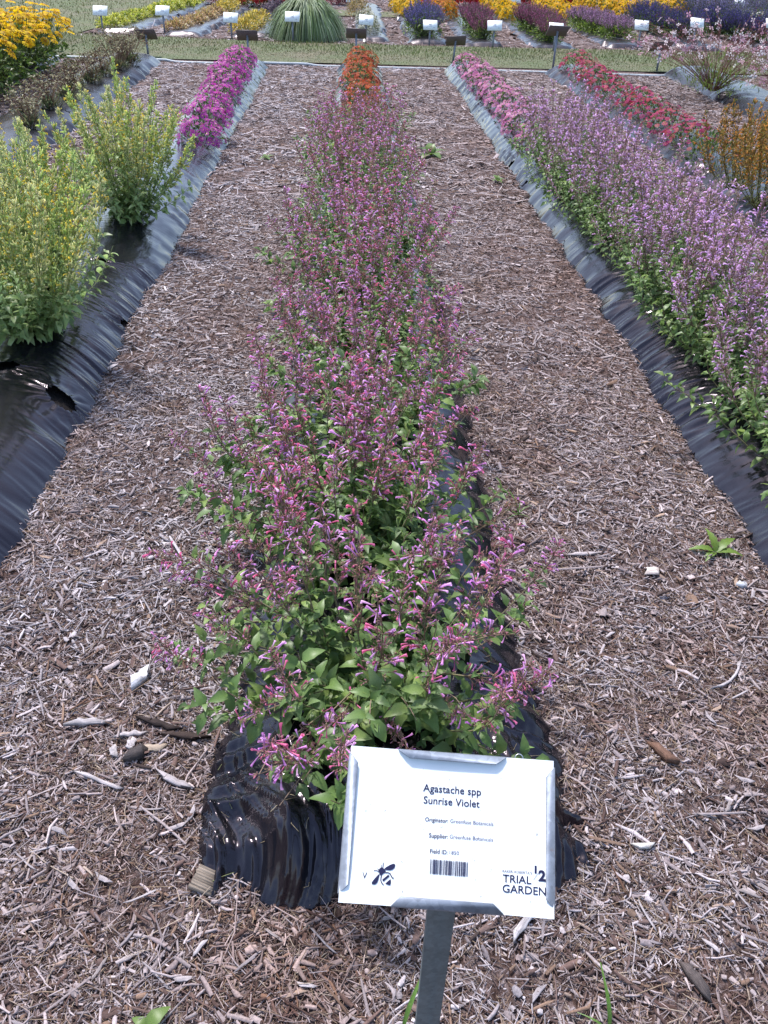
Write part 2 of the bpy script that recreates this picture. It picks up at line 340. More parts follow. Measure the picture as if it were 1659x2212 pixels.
# ------------------------------------------------------------------ plastic covered beds
SOIL_MESHES = []
def bed_local(u, s, L, h, half, rx, fold, seed, holes, endcrumple, endr=0.20, pleat=0.0, pw=3.4):
    # u across (-1..1), s metres along, returns height and side shift; real folds, no texture
    prof = (1-np.abs(u)**pw)
    s0_ = s; s = s+0.10*(fbm(s*1.7, u*0.0+seed, seed+3, 2)-0.5)
    end = np.minimum(sstep(-0.02, endr, s), sstep(-0.02, 0.14, L-s))
    s = s0_; z = (h+0.045)*prof*end-0.045; s = s+0.14*(fbm(s*1.7, u*0.6+seed, seed+3, 2)-0.5)
    side = sstep(0.42, 0.85, np.abs(u)); sg = np.where(u > 0, 1.0, 2.0)
    f1 = vnoise(s*rx+0.9*u, u*1.3+sg*7, seed); f2 = vnoise(s*rx*2.3+1.5*u, u*1.2+sg*3, seed+5); big = fbm(s*1.3, u*1.2, seed+9, 2)
    ridg = (1-np.abs(2*f1-1))**1.5
    dz = fold*1.5*side*(ridg*0.8+0.4*f2-0.5)*(0.25+1.5*sstep(0.3, 0.7, big))*end
    top = (1-side)*fold*(0.55*(fbm(s*4.0+u*1.2, u*2.6, seed+21, 3)-0.5)+0.22*(vnoise(s*rx*0.8+u*6, u*3+s*2, seed+33)-0.5))
    pl = sstep(0.30, 0.80, np.abs(u)); wv = s*46+np.where(u > 0, 1, -1)*(np.abs(u)-0.6)*9+3*fbm(s*2.0, u*0, seed+81, 2)*6
    pm = sstep(0.42, 0.66, fbm(s*2.6+np.abs(u)*0.8, sg, seed+83, 2)); pr = (1-np.abs(2*vnoise(wv, np.abs(u)*0.8+sg, seed+85)-1))
    dz = dz+pleat*pl*(0.25+0.75*pm)*(pr-0.45)*end
    ds = fold*1.0*side*(fbm(s*2.2, u*0.5, seed+41, 2)-0.5)*1.2
    s = s0_; hem = sstep(1.0, 0.93, np.abs(u)); dz = dz*hem
    if endcrumple:
        e = sstep(0.75, 0.0, s); ang = s*9+u*5
        wx = 0.35*(vnoise(u*3, s*5, seed+91)-0.5); cr = lnoise(u*4.6+s*2.0+wx, s*4.2-u*1.5+wx, seed+51)-0.5
        cr2 = lnoise(u*9.5+s*5+wx*2, s*9.0+u*2.5, seed+61)-0.5
        cr3 = lnoise(u*17+s*8, s*19.0+u*5+wx*3, seed+71)-0.5
        uw = u+0.12*np.sin(s*13+seed)+0.10*(vnoise(u*3, s*6, seed+93)-0.5); fr = sstep(0.55, 0.10, s)
        fo = (1-np.abs(2*vnoise(uw*9, s*1.6, seed+95)-1))**1.6-0.35; fo2 = (1-np.abs(2*vnoise(uw*23+s*3, s*3.5, seed+97)-1))**1.4-0.4
        fo3 = (1-np.abs(2*vnoise(uw*44-s*5, s*6, seed+99)-1))-0.5
        cr3 = 0.3*cr3+fr*(2.2*fo+1.7*fo2+0.55*fo3)
        dz = dz+hem*e*(0.045*cr+0.026*cr2+0.016*cr3)*sstep(0.0, 0.07, s)*hem; ds = ds+e*0.03*(vnoise(s*7, u*3, seed+77)-0.5)
    return z, dz+top, ds
def bed(name, label, A, B, half=BED_HALF, h=0.13, rx=22, fold=0.02, seed=1, nu=56, dens=50, holes=(), mat=None, endcrumple=False, group=None, half_far=None, waver=0.035, endr=0.20, pleat=0.0, fine=None, pw=3.4):
    A = np.array(A, float); B = np.array(B, float); L = np.linalg.norm(B-A); d = (B-A)/L; r = np.array([d[1], -d[0]])
    ns = max(8, int(L*dens)); uu = np.linspace(-1, 1, nu)
    ss = L*np.linspace(0, 1, ns)
    if fine: ss = np.concatenate([np.arange(0, fine[0], 1/80), np.arange(fine[0], fine[1], 1/230), np.linspace(fine[1], L, int((L-fine[1])*32))]); ns = len(ss)
    U, S = np.meshgrid(uu, ss); 
    z, dz, ds = bed_local(U, S, L, h, half, rx, fold, seed, holes, endcrumple, endr, pleat, pw)
    wl = (half+((half_far or half)-half)*S/L)*(1+waver*2*(fbm(S*0.9, 0*S+1, seed+71, 2)-0.5)+waver*2.2*(vnoise(S*5, 0*S+np.sign(U)*3, seed+73)-0.5)+waver*1.2*(vnoise(S*14, 0*S+np.sign(U)*3, seed+75)-0.5))
    px = U*wl+np.sign(U)*ds*0.6; ps = S
    gone = np.zeros(U.shape, bool); lift = np.zeros(U.shape)
    for hx, hs, ra, rb, rot in holes:
        cx = px-hx; cy = ps-hs; c, s_ = math.cos(rot), math.sin(rot)
        ex = (cx*c+cy*s_)/ra; ey = (-cx*s_+cy*c)/rb; rr = np.hypot(ex, ey); th = np.arctan2(ey, ex)
        jag = 1+0.22*(vnoise(th*2.2, 0*th+hx*9, 5)-0.5)
        gone |= rr < jag
        lift += np.exp(-np.maximum(rr-1, 0)*1.6)*(0.006+0.010*(vnoise(th*6.5, rr*0.5+hx, 9)-0.5))*(rr > 0.8)
        lift += np.exp(-np.maximum(rr-1, 0)*0.8)*0.008*(np.abs(np.sin(th*9+hx*3+2*vnoise(th*2, rr, 3)))-0.6)
    zz = z+dz+lift
    P = np.stack([A[0]+d[0]*ps+r[0]*px, A[1]+d[1]*ps+r[1]*px, zz], -1)
    i = np.arange(ns-1)[:, None]*nu; j = np.arange(nu-1)[None]
    q = np.stack([i+j, i+j+1, i+nu+j+1, i+nu+j], -1).reshape(-1, 4)
    g = gone.ravel(); q = q[~g[q].all(1)]
    e = empty(name, (A[0], A[1], 0), label, 'plastic bed', group)
    acc = Acc(); acc.raw(P.reshape(-1, 3)-np.array([A[0], A[1], 0]), q)
    obj('film', acc.mesh('film', mat or M_PLASTIC, True), e)
    if holes:
        nu2, ns2 = 20, max(8, int(L*6)); U2, S2 = np.meshgrid(np.linspace(-0.97, 0.97, nu2), L*np.linspace(0.012, 0.995, ns2))
        z2, _, _ = bed_local(U2, S2, L, h, half, rx, 0, seed, (), False, endr, 0.0, pw)
        h2 = half+((half_far or half)-half)*S2/L; P2 = np.stack([d[0]*S2+r[0]*U2*h2, d[1]*S2+r[1]*U2*h2, z2-0.035], -1)
        i = np.arange(ns2-1)[:, None]*nu2; j = np.arange(nu2-1)[None]
        acc = Acc(); acc.raw(P2.reshape(-1, 3), np.stack([i+j, i+j+1, i+nu2+j+1, i+nu2+j], -1).reshape(-1, 4))
        obj('soil_core', acc.mesh('soil_core', M_SOIL, True), e)
    return e
bx = BED
bed('plastic_covered_bed', 'crumpled black plastic bed under the violet agastache behind the large sign', (bx['C'], 0.84), (0.22, 12.25), half=0.415, half_far=0.30, h=0.125, rx=20, fold=0.018, seed=3, nu=150, dens=90, fine=(0.0, 0.95), pleat=0.008, endcrumple=True, holes=[(0.33, 1.62, 0.02, 0.03, 0.3)])
bed('plastic_covered_bed', 'black plastic bed with torn planting holes under yellow agastache and magenta flowers', (bx['L1'], 0.7), (-1.25, 12.2), half=0.41, half_far=0.33, h=0.135, pw=2.4, rx=11, fold=0.008, seed=11, nu=88, dens=95, fine=(1.1, 3.6), pleat=0.017, endcrumple=True,
    holes=[(0.27, 2.13, 0.070, 0.045, -0.75), (0.34, 2.95, 0.05, 0.032, -0.4), (0.03, 2.26, 0.06, 0.04, 0.2), (0.1, 3.50, 0.045, 0.03, 0.1), (0.28, 5.3, 0.03, 0.02, 0.1), (0.24, 4.0, 0.025, 0.02, 0)])
bed('plastic_covered_bed', 'black plastic bed with tight vertical folds under the tall purple agastache', (1.67, 0.75), (1.62, 12.35), half=0.41, half_far=0.32, h=0.15, pw=3.0, rx=20, fold=0.012, seed=23, nu=80, dens=100, fine=(0.9, 3.6), pleat=0.019, endcrumple=True,
    holes=[(-0.32, 6.2, 0.04, 0.05, 0.3), (-0.31, 5.6, 0.03, 0.04, 0.2)])
bed('plastic_covered_bed', 'grey black plastic bed under the dried brown flower tufts', (bx['L2'], 3.0), (bx['L2']+0.02, 12.4), half=0.42, h=0.12, rx=9, fold=0.028, seed=31, nu=56, dens=30, mat=M_FILM_FAR,
    holes=[(0.33, 6.3, 0.05, 0.03, 0), (0.3, 7.2, 0.04, 0.025, 0.1), (0.25, 5.3, 0.04, 0.03, 0)])
bed('plastic_covered_bed', 'grey black plastic bed under the tall yellow daisies', (bx['L3'], 6.0), (bx['L3'], 12.35), half=0.40, h=0.12, rx=9, fold=0.03, seed=37, nu=40, dens=24, mat=M_FILM_FAR)
bed('plastic_covered_bed', 'grey black plastic bed under the crimson mounds', (bx['R2'], 2.5), (bx['R2']-0.05, 12.45), half=0.41, h=0.13, rx=12, fold=0.026, seed=41, nu=52, dens=30, mat=M_FILM_FAR)
bed('plastic_covered_bed', 'black plastic bed under the arching pink white wand flowers', (bx['R3'], 5.0), (bx['R3'], 12.6), half=0.43, h=0.14, rx=9, fold=0.026, seed=43, nu=48, dens=26, mat=M_FILM_FAR)

# ------------------------------------------------------------------ wood chip mulch
def in_beds(x, y, m=0.0):
    k = np.zeros(len(x), bool)
    for n, c in BED.items():
        y0 = {'C': 0.84, 'L1': 0.7, 'R1': 0.75}.get(n, 3.0)
        c_, h_ = bed_at(n, y); k |= (np.abs(x-c_-0.01) < h_-0.085-m+0.028*(vnoise(y*5, 0*y+c, 4)-0.5)) & (y > y0+0.10+m) & (y < 12.3)
    return k
WOODPAL = np.array([(0.29, 0.256, 0.268), (0.375, 0.335, 0.35), (0.215, 0.18, 0.187), (0.13, 0.087, 0.078), (0.085, 0.053, 0.047), (0.46, 0.415, 0.435), (0.20, 0.135, 0.10), (0.29, 0.22, 0.185), (0.045, 0.03, 0.028)])
WOODP = np.array([0.20, 0.15, 0.16, 0.14, 0.13, 0.08, 0.05, 0.01, 0.08])
def wood_cols(n, x, y):
    c = WOODPAL[RNG.choice(len(WOODPAL), n, p=WOODP/WOODP.sum())]*RNG.uniform(0.78, 1.22, (n, 1))
    b = fbm(x*1.7, y*1.7, 19, 3)                       # fresher brown patches and drier grey ones
    side = sstep(0.2, 1.2, x)*0.35
    b2 = fbm(x*4.5, y*4.5, 29, 3); pit = sstep(0.20, 0.06, np.hypot((x+0.09)/1.3, y-0.79))*0.8
    br = np.clip(sstep(0.50, 0.74, b)*0.45+sstep(0.56, 0.78, b2)*0.45+side+pit, 0, 0.9)[:, None]
    return np.clip(c*(1-br)+br*c*np.array([0.72, 0.56, 0.47]), 0, 1)
def chips(acc, x, y, L, w, th, cols, detail, zoff=0.0, tilt=0.15, bend=0.12):
    n = len(x); az = RNG.uniform(0, 2*math.pi, n)
    pit = RNG.normal(0, tilt, n); rol = RNG.normal(0, 0.35, n)
    ca, sa, cp, sp = np.cos(az), np.sin(az), np.cos(pit), np.sin(pit)
    ex = np.stack([ca*cp, sa*cp, sp], -1); s0 = np.stack([-sa, ca, np.zeros(n)], -1); u0 = np.cross(ex, s0)
    cr, sr = np.cos(rol)[:, None], np.sin(rol)[:, None]; ey = s0*cr+u0*sr; ez = u0*cr-s0*sr
    nsec = 3 if detail else 2
    ts = np.linspace(-0.5, 0.5, nsec); bnd = RNG.normal(0, bend, n)
    c0 = np.stack([x, y, gz(x, y)+zoff+np.abs(sp)*L*0.30+RNG.uniform(0, 0.010, n)], -1)
    prof = 4 if detail else 3
    v = np.zeros((n, nsec, prof, 3))
    for k, t in enumerate(ts):
        tw = (1-0.45*RNG.random(n)*(abs(t) > 0.3))*(0.75 if abs(t) > 0.3 else 1.0)
        cen = c0+ex*(L*t)[:, None]+ey*(bnd*L*(t*t-0.08)*2)[:, None]
        hw = (w*0.5*tw)[:, None]; hh = th[:, None]
        if detail:
            v[:, k, 0] = cen-ey*hw-ez*hh*0.5; v[:, k, 1] = cen-ey*hw*0.8+ez*hh*0.5
            v[:, k, 2] = cen+ey*hw*0.8+ez*hh*0.5; v[:, k, 3] = cen+ey*hw-ez*hh*0.5
        else:
            v[:, k, 0] = cen-ey*hw-ez*hh*0.5; v[:, k, 1] = cen+ez*hh*0.5; v[:, k, 2] = cen+ey*hw-ez*hh*0.5
    nv = nsec*prof; off = (np.arange(n)*nv)[:, None, None]
    q = np.array([(k*prof+p, k*prof+p+1, (k+1)*prof+p+1, (k+1)*prof+p) for k in range(nsec-1) for p in range(prof-1)])
    acc.raw(v.reshape(-1, 3), (q[None]+off).reshape(-1, 4), None, np.repeat(cols, nv, 0))
def chip_zone(acc, n, x0, x1, y0, y1, lm, wm, detail, straw=0.0, keep=None):
    x = RNG.uniform(x0, x1, n); y = RNG.uniform(y0, y1, n); k = ~in_beds(x, y, 0.0)
    # only the ground the picture can see, with a margin
    k &= (np.abs(x-0.06*y-0.08) < 0.62*y+0.55)
    if keep is not None: k &= keep(x, y)
    x, y = x[k], y[k]; n = len(x)
    thin = vnoise(x*3.1, y*3.1, 61)*0.6+vnoise(x*8, y*8, 62)*0.4; kk = RNG.random(n) < 0.45+1.1*sstep(0.25, 0.6, thin); x, y = x[kk], y[kk]; n = len(x)
    L = lm*np.exp(RNG.normal(0, 0.62, n)); w = wm*np.exp(RNG.normal(0, 0.5, n)); fl = RNG.random(n) < 0.16; w[fl] *= 2.3; L[fl] *= 0.8; th = np.minimum(w*0.55, 0.004)*RNG.uniform(0.6, 1.3, n)
    c = wood_cols(n, x, y)
    if straw:
        s = RNG.random(n) < straw; w[s] = RNG.uniform(0.0010, 0.0022, s.sum()); th[s] = 0.0012; L[s] *= 1.25
        c[s] = pick([(0.24, 0.175, 0.12), (0.19, 0.13, 0.09), (0.30, 0.24, 0.19), (0.12, 0.08, 0.06), (0.27, 0.23, 0.24)], s.sum())
    chips(acc, x, y, L, w, th, c, detail)
a = Acc()
chip_zone(a, 32000, -1.2, 1.5, 0.45, 1.5, 0.020, 0.0030, True, 0.2)
chip_zone(a, 80000, -1.2, 1.5, 0.45, 1.5, 0.014, 0.0022, False, 0.3)
chip_zone(a, 46000, -1.6, 2.0, 1.5, 3.2, 0.021, 0.0032, True, 0.1)
chip_zone(a, 100000, -1.6, 2.0, 1.5, 3.2, 0.016, 0.0026, False, 0.2)
chip_zone(a, 110000, -3.0, 3.8, 3.2, 6.0, 0.026, 0.0042, False)
chip_zone(a, 120000, -4.8, 6.2, 6.0, 12.5, 0.042, 0.0080, False)
chip_zone(a, 26000, -5.0, 9.0, 14.9, 25.0, 0.075, 0.020, False, keep=lambda x, y: (y > 15.0+np.maximum(0, x-2)*0.085) & (x > -4.15+0.1*(y-15)))
obj('wood_chip_mulch', a.mesh('wood_chip_mulch', M_WOOD), kind='stuff', label='loose shredded grey and brown wood chips covering the paths', category='mulch')

# ------------------------------------------------------------------ plant templates
def T(v, q=(), t=(), c=None):
    v = np.array(v, float); return dict(v=v, q=np.array(q, int).reshape(-1, 4), t=np.array(t, int).reshape(-1, 3), c=np.ones((len(v), 3)) if c is None else np.array(c, float))
def leaf_t(rows, wid=0.46, fold=0.22, droop=0.25, serr=0.0, tip=1.25, mid=(1.12, 1.12, 1.0)):
    ts = np.linspace(0, 1, rows); v = []; c = []
    for k, t in enumerate(ts):
        w = wid*0.5*(math.sin(math.pi*min(1, t**0.72)))**0.85*(1+(serr if k % 2 else -serr)) if 0 < t < 1 else 0.012
        z = 0.10*math.sin(math.pi*t)-droop*t*t
        x = t*math.cos(0.35*droop*t)
        v += [(x, w, z+fold*w), (x, 0, z), (x, -w, z+fold*w)]; c += [(1, 1, 1), mid, (1, 1, 1)]
    q = [(3*k+p, 3*k+p+1, 3*k+p+4, 3*k+p+3) for k in range(rows-1) for p in (0, 1)]
    return T(v, q, c=c)
LEAF_N = leaf_t(4, 0.50, 0.25, 0.28)
LEAF_M = leaf_t(3, 0.50, 0.25, 0.2)
LEAF_S = leaf_t(3, 0.42, 0.3, 0.1)
LEAF_NARROW = leaf_t(3, 0.20, 0.2, 0.3)
def tube_t(xs, rs, sides, zs=None, cols=None):
    v = []; c = []
    for k, (x, r) in enumerate(zip(xs, rs)):
        for s in range(sides):
            th = 2*math.pi*s/sides+0.5; v.append((x, r*math.cos(th), r*math.sin(th)+(zs[k] if zs else 0))); c.append(cols[k] if cols else (1, 1, 1))
    q = [(k*sides+s, k*sides+(s+1) % sides, (k+1)*sides+(s+1) % sides, (k+1)*sides+s) for k in range(len(xs)-1) for s in range(sides)]
    return T(v, q, c=c)
COROLLA = tube_t([0, 0.45, 0.8, 1.0], [0.035, 0.05, 0.08, 0.125], 4, [0, 0.05, 0.06, -0.02], [(0.85, 0.7, 0.8), (1, 1, 1), (1.05, 1.05, 1.05), (1.25, 1.2, 1.2)])
COROLLA_F = tube_t([0, 0.7, 1.0], [0.06, 0.11, 0.17], 3, [0, 0.05, 0], [(0.85, 0.7, 0.8), (1, 1, 1), (1.2, 1.2, 1.2)])
CALYX = tube_t([0, 0.5, 1.0], [0.06, 0.14, 0.11], 3, None, [(0.7, 0.9, 0.6), (1, 1, 1), (1.05, 1.0, 1.0)])
CALYX_F = tube_t([0, 0.9], [0.08, 0.17], 3, None, [(0.8, 0.9, 0.7), (1, 1, 1)])
def frames(d, up=None, roll=None):
    d = norm(d); n = len(d)
    up = np.broadcast_to(np.array([0.0, 0, 1]) if up is None else up, d.shape)
    y = np.cross(up, d); bad = np.linalg.norm(y, axis=1) < 1e-3; y[bad] = (0, 1, 0); y = norm(y); z = np.cross(d, y)
    if roll is not None:
        c, s = np.cos(roll)[:, None], np.sin(roll)[:, None]; y, z = y*c+z*s, z*c-y*s
    return np.stack([d, y, z], -1)
def bez(p0, p1, p2, t):
    t = t[:, None]; return (1-t)**2*p0+2*t*(1-t)*p1+t*t*p2

LEAFPAL = [(0.135, 0.225, 0.07), (0.17, 0.27, 0.085), (0.105, 0.18, 0.057), (0.235, 0.33, 0.10), (0.195, 0.285, 0.12)]
def spike_set(n, seed, calpal, corpal, stemcol, near, cor_frac, flower_len, cal_len, spread=1.0, tuft=1.0):
    out = []
    for v_ in range(n):
        rng = np.random.default_rng(seed+v_); CP, CD, CS, KP, KD, KS = [], [], [], [], [], []; sk = Acc(); t = 0.0; cf = cor_frac*rng.uniform(0.4, 1.7); spent = rng.random() < 0.3
        bend = rng.normal(0, 0.012, 2); d = np.array([0, 0, 1.0])
        sk.tube([(bend[0]*math.sin(3.14*q), bend[1]*math.sin(3.14*q), 0.2*q) for q in np.linspace(0, 1, 5)], [0.0016, 0.0014, 0.0012, 0.001, 0.0006], np.array(stemcol[1]), 3)
        while t < 1.0:
            p = np.array([bend[0]*math.sin(3.14*t), bend[1]*math.sin(3.14*t), 0.2*t])
            for b in range(rng.integers(2, 5) if near else rng.integers(2, 4)):
                th = rng.uniform(0, 6.28); o = np.array([math.cos(th), math.sin(th), 0]); bl = (0.042*(1-t)**0.8+0.006)*rng.uniform(0.35, 1.2)*spread
                tip = p+norm(o+d*rng.uniform(0.5, 1.4))*bl
                if near and bl > 0.014: sk.tube([p, p*0.45+tip*0.55+o*0.003, tip], [0.0007, 0.0006, 0.0005], np.array(stemcol[1]), 3)
                for c in range(rng.integers(3, 7) if near else rng.integers(3, 5)):
                    w_ = rng.uniform(0.35, 1.0); bp = p*(1-w_)+tip*w_; dd = norm(o*rng.uniform(0.2, 1)+d*rng.uniform(0.2, 1.1)+rng.normal(0, 0.45, 3))
                    CP.append(bp); CD.append(dd); CS.append(cal_len*rng.uniform(0.7, 1.3)*(1.0 if near else 1.5)*tuft)
                    if rng.random() < cf:
                        d2 = norm(dd+o*0.7+np.array([0, 0, rng.uniform(-0.25, 0.3)])); KP.append(bp+dd*0.003); KD.append(d2); KS.append(flower_len*rng.uniform(0.45, 1.15))
            t += 0.075*rng.uniform(0.6, 1.4)*(1.0 if near else 1.4)
        pal = np.array(calpal); cc = pal[rng.integers(0, len(pal), len(CP))]*rng.uniform(0.75, 1.25, (len(CP), 1))
        if spent: cc = cc*np.array([0.85, 0.95, 0.72])
        sk.inst(CALYX if near else CALYX_F, frames(np.array(CD)), np.array(CP), np.array(CS), cc)
        if KP:
            pal = np.array(corpal); cc = pal[rng.integers(0, len(pal), len(KP))]*rng.uniform(0.8, 1.2, (len(KP), 1))
            sk.inst(COROLLA if near else COROLLA_F, frames(np.array(KD)), np.array(KP), np.array(KS), np.clip(cc, 0, 1))
        out.append(sk.mesh('flower_spike', M_PETAL))
    return out
# -------- agastache: returns stems mesh, leaf list, spikes
def agastache(seed, H, R, nst, leafpal, calpal, corpal, stemcol, near, cor_frac=0.24, spike0=0.52, leaf_len=0.045, lean_front=0.0, dens=1.0, flower_len=0.026, cal_len=0.0085, leafy=0, extra=(), bulge=(0.65, 1.05), spk=None):
    rng = np.random.default_rng(seed)
    stems = Acc(); LP, LD, LS, LC, LR = [], [], [], [], []; spikes = []
    for k in range(nst+leafy+len(extra)):
        sht = k >= nst; az = 2*math.pi*(k*0.618034)+rng.normal(0, 0.25); f = math.sqrt(((k-nst if sht else k)+0.5)/(max(leafy, 1) if sht else nst))*rng.uniform(0.8, 1.1)
        out = np.array([math.cos(az), math.sin(az), 0.0]); hh = H*(rng.uniform(0.40, 0.66) if sht else rng.uniform(0.78, 1.08))*(1-0.30*f*f)
        p0 = out*0.05*f+np.array([0, 0, 0.0]); p2 = out*R*f+np.array([0, 0, hh]); p1 = out*R*f*rng.uniform(*bulge)+np.array([0, 0, hh*rng.uniform(0.30, 0.50)])
        p1 += rng.normal(0, 0.02, 3)
        if k >= nst+leafy:
            ex, ey, ez, sht = extra[k-nst-leafy]; p2 = np.array([ex, ey, ez]); p1 = np.array([ex*0.4, ey*0.4, ez*0.75+0.03]); p0 = norm(np.array([ex, ey, 0.0]))*0.03
        ts = np.linspace(0, 1, 9); pts = bez(p0, p1, p2, ts)
        pts[1:] += rng.normal(0, 0.004, (8, 3))
        stems.tube(pts, np.linspace(0.0030, 0.0009, 9), np.linspace(1, 0, 9)[:, None]*np.array(stemcol[0])+np.linspace(0, 1, 9)[:, None]*np.array(stemcol[1]), 4 if near else 3)
        length = np.linalg.norm(np.diff(pts, axis=0), axis=1).sum()
        def at(t):
            i = min(7, int(t*8)); g = t*8-i; return pts[i]*(1-g)+pts[i+1]*g, norm(pts[i+1]-pts[i])
        # leaves: opposite pairs with small axillary tufts
        sp0 = 1.0 if sht else spike0+rng.normal(0, 0.06); t = 0.10; roll = rng.uniform(0, 6.28)
        while t < min(0.97, sp0+0.16):
            p, d = at(t); roll += math.pi/2+rng.normal(0, 0.25); a1 = norm(np.cross(d, [0.3, 0.2, 0.9])); b1 = np.cross(d, a1)
            big = leaf_len*(1.0-(0.25 if sht else 0.45)*t/max(sp0, 0.3))*rng.uniform(0.75, 1.2)
            for s in (0, math.pi):
                o = math.cos(roll+s)*a1+math.sin(roll+s)*b1
                dd = norm(o*rng.uniform(0.8, 1.1)+d*rng.uniform(0.15, 0.6)+np.array([0, 0, rng.uniform(-0.15, 0.25)]))
                LP.append(p+o*0.004); LD.append(dd); LS.append(max(0.010, big)); LR.append(rng.normal(0, 0.35))
                for q in range(2 if rng.random() < 0.75*dens else 1):
                    d2 = norm(o*rng.uniform(0.3, 0.9)+d*rng.uniform(0.5, 1.1)+rng.normal(0, 0.35, 3))
                    LP.append(p+o*rng.uniform(0.004, 0.022)); LD.append(d2); LS.append(max(0.008, big*rng.uniform(0.35, 0.6))); LR.append(rng.normal(0, 0.5))
            t += (0.036*rng.uniform(0.8, 1.2)/length)/max(dens, 0.4)
        # the flower spike sits on the stem's upper part, shared shapes turned and stretched to fit
        if not sht and spk is not None and sp0 < 0.9:
            q0, _ = at(sp0); q1, _ = at(0.999); dv = q1-q0; ln = np.linalg.norm(dv); z_ = dv/ln
            x_ = norm(np.cross(z_, [math.cos(k*2.4), math.sin(k*2.4), 0.15])); y_ = np.cross(z_, x_); sc = 0.55+0.45*min(1.3, ln/0.20)
            m4 = Matrix.Identity(4)
            for r in range(3): m4[r][0] = x_[r]*sc; m4[r][1] = y_[r]*sc; m4[r][2] = z_[r]*ln/0.20; m4[r][3] = q0[r]
            spikes.append((spk[rng.integers(0, len(spk))], m4))
    LP, LD, LS, LR = map(np.array, (LP, LD, LS, LR))
    pal = np.array(leafpal); LCc = pal[rng.integers(0, len(pal), len(LP))]*rng.uniform(0.8, 1.2, (len(LP), 1))
    return dict(stems=stems, LP=LP, LM=frames(LD, None, LR), LS=LS, LC=LCc, spikes=spikes)
def bake_plant(g, near, n_leaf_parts, leaf_meshes=None, view=np.array([-0.1, -0.75, 0.65])):
    out = dict(stems=g['stems'].mesh('stems', M_STEM, True), spikes=g['spikes'], leaves=[])
    n = len(g['LP']); sel = np.zeros(n, bool)
    if n_leaf_parts:
        score = g['LS']/g['LS'].max()*1.2+(norm(g['LP']-np.array([0, 0, 0.15]))@view)+RNG.uniform(0, 0.5, n)
        sel[np.argsort(-score)[:n_leaf_parts]] = True
        for i in np.where(sel)[0]:
            m = Matrix.Identity(4)
            for r in range(3):
                for c in range(3): m[r][c] = g['LM'][i][r][c]*g['LS'][i]
                m[r][3] = g['LP'][i][r]
            out['leaves'].append((leaf_meshes[RNG.integers(0, len(leaf_meshes))], m))
    k = ~sel; a = Acc(); a.inst(LEAF_N if near else LEAF_M, g['LM'][k], g['LP'][k], g['LS'][k], g['LC'][k])
    out['foliage'] = a.mesh('foliage', M_LEAF, True); return out
def place(b, name, loc, rotz, scale, label, cat, group):
    e = empty(name, loc, label, cat, group, rotz, scale)
    obj('stems', b['stems'], e); obj('foliage', b['foliage'], e, kind='stuff')
    for me, m in b['spikes']: obj('flower_spike', me, e, m)
    for me, m in b['leaves']: obj('leaf', me, e, m)
    return e
def leaf_set(pal, n, wid=0.5):
    out = []
    for k in range(n):
        tp = leaf_t(7, wid*RNG.uniform(0.9, 1.15), RNG.uniform(0.12, 0.4), RNG.uniform(0.05, 0.5), 0.07)
        a = Acc(); c = np.array(pal[k % len(pal)])*RNG.uniform(0.85, 1.2); a.inst(tp, np.eye(3)[None], np.zeros((1, 3)), np.ones(1), c[None]); out.append(a.mesh('leaf', M_LEAF, True))
    return out
VIOLET = [(0.76, 0.46, 0.76), (0.70, 0.35, 0.67), (0.74, 0.36, 0.65), (0.64, 0.29, 0.65), (0.72, 0.22, 0.40), (0.82, 0.54, 0.78), (0.70, 0.18, 0.34)]
VCAL = [(0.50, 0.30, 0.31), (0.46, 0.29, 0.26), (0.54, 0.30, 0.37), (0.50, 0.35, 0.25), (0.42, 0.32, 0.22), (0.58, 0.22, 0.32)]
PURPLE = [(0.76, 0.52, 0.80), (0.82, 0.60, 0.85), (0.70, 0.45, 0.74), (0.80, 0.52, 0.74)]
PCAL = [(0.58, 0.39, 0.46), (0.52, 0.35, 0.39), (0.58, 0.36, 0.38), (0.46, 0.35, 0.31)]
YELLOW = [(0.76, 0.62, 0.10), (0.80, 0.68, 0.16), (0.72, 0.55, 0.08)]
YCAL = [(0.80, 0.79, 0.46), (0.74, 0.78, 0.46), (0.82, 0.80, 0.44), (0.68, 0.74, 0.44)]
YLEAF = [(0.26, 0.37, 0.14), (0.31, 0.42, 0.17), (0.21, 0.31, 0.12), (0.37, 0.46, 0.21)]
ORANGE = [(0.72, 0.36, 0.08), (0.68, 0.40, 0.13), (0.62, 0.28, 0.07)]
OCAL = [(0.56, 0.32, 0.11), (0.50, 0.34, 0.14), (0.62, 0.38, 0.15), (0.32, 0.30, 0.11)]
GST = ((0.15, 0.20, 0.07), (0.28, 0.19, 0.14))
lvs = leaf_set(LEAFPAL, 10); ylvs = leaf_set(YLEAF, 8, 0.44)
